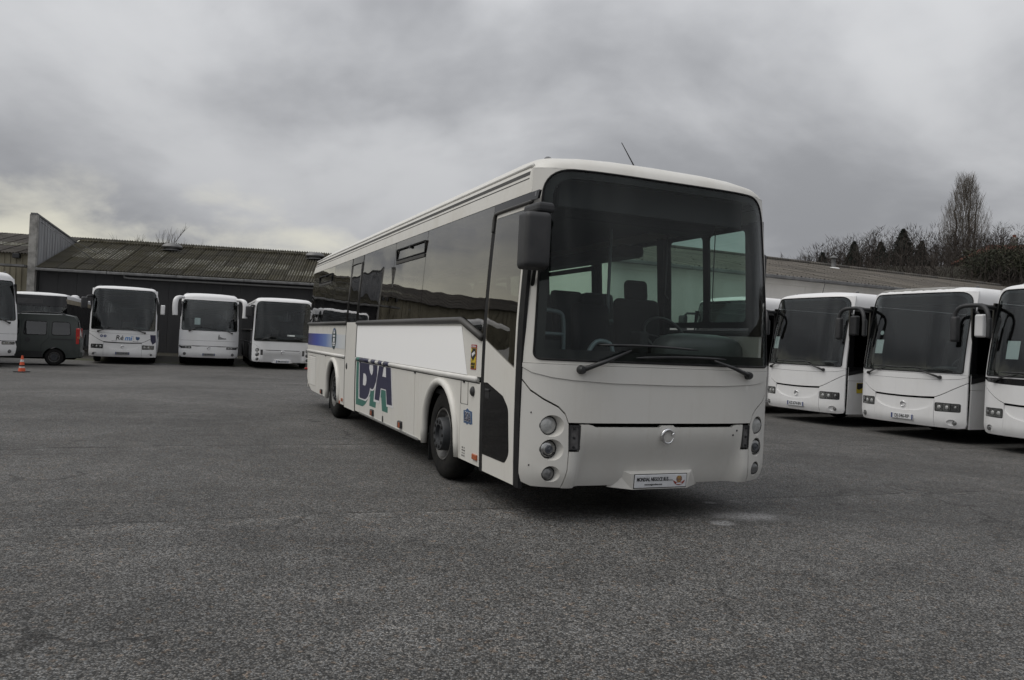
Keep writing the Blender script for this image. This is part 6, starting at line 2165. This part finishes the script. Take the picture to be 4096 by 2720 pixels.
G1 = 'trees on the hill beyond the right building'
p_, h_ = top_at(3866, 718, 91)
poplar(p_, h_, 3)
for u, v, D, wd, sd_, lb in ((3612, 948, 92, 0.52, 1, 'largest dark conifer, broad at its foot, on the hill ridge'),
                             (3416, 1000, 90, 0.42, 2, 'small dark conifer left of the largest conifer on the hill'),
                             (3522, 1003, 90, 0.46, 5, 'bushy dark conifer close left of the largest conifer'),
                             (3687, 996, 93, 0.36, 4, 'narrow dark conifer just right of the largest conifer'),
                             (3290, 1046, 88, 0.36, 9, 'little dark conifer behind the roof flue')):
    p_, h_ = top_at(u, v, D)
    conifer(p_, h_ + 1.0, (h_ + 1.0) * wd, sd_, lb, G1)
for u, v, D, sd_, lb in ((3100, 1010, 92, 3, 'thin bare shrub above the roof next to the main bus'), (3205, 998, 95, 4, 'low spreading bare tree above the white building roof'),
                         (3340, 985, 100, 6, 'round bare tree behind the roof flue'), (3470, 972, 108, 8, 'pale bare tree between two small conifers'),
                         (3735, 992, 108, 9, 'bare tree right of the narrow conifer'), (3790, 960, 100, 12, 'bare tree at the poplar foot, left side'),
                         (3912, 966, 101, 14, 'bare tree at the poplar foot, right side'), (4085, 935, 112, 15, 'bare tree above the orange roofed house')):
    p_, h_ = top_at(u, v, D)
    bare_tree('bare_tree', lb, p_, h_, 0.62, sd_, 'bark', 4, 0.55, G1)
for u, v, D, wd, sd_, lb in ((3950, 1030, 79, 4.0, 1, 'dark ivy covered tree below the orange roofed house'), (4022, 1026, 77, 4.2, 4, 'dark evergreen thicket below the middle of the house'),
                             (4088, 1018, 76, 4.2, 2, 'dark evergreen tree at the right edge of the hill'), (4160, 1010, 78, 4.6, 3, 'dark evergreen tree beyond the right edge tree')):
    p_, h_ = top_at(u, v, D)
    leafy(p_, h_, wd, sd_, lb, G1)
# bare tops behind the shed
for u, v, D, sd_, lb in ((515, 950, 80, 21, 'bare twiggy tree top left of the shed ventilator'), (585, 950, 84, 25, 'bushy bare tree top behind the shed roof'), (640, 938, 82, 22, 'tallest bare tree top behind the shed roof'), (735, 964, 86, 23, 'sparse bare tree top just right of the shed ventilator')):
    t_ = ray(u, v, D)
    bare_tree('bare_tree', lb, (t_.x, t_.y, GZ), t_.z - GZ, 0.42, sd_, 'bark_pale', 4, 0.75, 'bare trees behind the shed', 0.40, 0.0013)

# the wood itself: bare thicket that reads as one mass
rg = random.Random(77)
cv, cf = [], []
for k in range(2300):
    az = R(rg.uniform(13, 62))
    rd = 80 + 80 * rg.random() ** 1.3
    x, y = rd * math.sin(az), rd * math.cos(az)
    zb_ = hill_z(x, y)
    h = rg.uniform(2.6, 5.0)
    wd = rg.uniform(1.2, 2.2)
    b = Vector((x, y, zb_ - 0.3))
    stick(cv, cf, b, b + Vector((rg.gauss(0, .3), rg.gauss(0, .3), h * 0.75)), 0.07, 0.02)
    for j in range(80):
        t = rg.uniform(0.10, 1.0)
        rr = wd * math.sin(math.pi * min(0.97, 0.15 + 0.8 * t)) * math.sqrt(rg.random())
        a = rg.uniform(0, 6.283)
        p = b + Vector((rr * math.cos(a), rr * math.sin(a), h * t * 0.9))
        d = Vector((math.cos(a) * 0.6 + rg.gauss(0, .35), math.sin(a) * 0.6 + rg.gauss(0, .35), rg.uniform(0.4, 1.2))).normalized() * rg.uniform(0.4, 1.0)
        s_ = Vector((rg.gauss(0, 1), rg.gauss(0, 1), rg.gauss(0, 1))).normalized() * rg.uniform(0.015, 0.04)
        k0_ = len(cv)
        cv.extend([p - s_, p + s_, p + d])
        cf.append((k0_, k0_ + 1, k0_ + 2))
tag(from_data('wood', cv, cf, 'twigs'), 'bare brown wood covering the hill', None, kind='stuff')

# house on the hill
p_ = ray(4045, 985, 86)
HS = thing('house', 'house with orange tiled roof on the hill at the right edge', 'house', (p_.x + 1.2, p_.y, p_.z - 5.5), R(-14))
box('wall', (-5.6, -3.6, -4.0), (7.0, 3.6, 4.0), 'render_cream', HS)
for s in (-1, 1):
    sl_ = 'roof_slope'
    vs_ = [(-6.0, s * 4.2, 3.8), (7.4, s * 4.2, 3.8), (7.4, 0, 5.5), (-3.2, 0, 5.5)]
    vs_ += [(x, y, z + 0.18) for x, y, z in vs_]
    from_data(sl_, vs_, [(0, 1, 2, 3), (4, 7, 6, 5), (0, 4, 5, 1), (1, 5, 6, 2), (2, 6, 7, 3), (3, 7, 4, 0)], 'clay_tile', HS)
from_data('roof_slope', [(-6.0, -4.2, 3.82), (-6.0, 4.2, 3.82), (-3.2, 0, 5.55), (-6.0, -4.2, 4.0), (-6.0, 4.2, 4.0), (-3.2, 0, 5.73)], [(0, 1, 2), (3, 5, 4), (0, 3, 4, 1), (1, 4, 5, 2), (2, 5, 3, 0)], 'clay_tile', HS)
for x in (-0.8, 4.2):
    c_ = box('chimney', (x - 0.3, -0.3, 5.2), (x + 0.3, 0.3, 6.5), 'concrete', HS)
    box('chimney_pot', (x - 0.15, -0.15, 6.5), (x + 0.15, 0.15, 6.8), 'clay_tile', c_)
for x in (-4.0, -1.5, 1.0, 3.6):
    w2 = box('window', (x - 0.5, -3.66, 1.2), (x + 0.5, -3.58, 2.6), 'tinted_glass', HS)
    box('sill', (x - 0.6, -3.75, 1.1), (x + 0.6, -3.55, 1.2), 'concrete', w2)
tube('aerial', [(-1.9, 0, 5.4), (-1.9, 0, 7.6)], 0.06, 'zinc', HS, 6)
for k in range(4):
    tube('aerial_rod', [(-2.2 + 0.35 * k, -0.35, 7.5 + 0.05 * k), (-2.2 + 0.35 * k, 0.35, 7.5 + 0.05 * k)], 0.025, 'zinc', HS, 4)
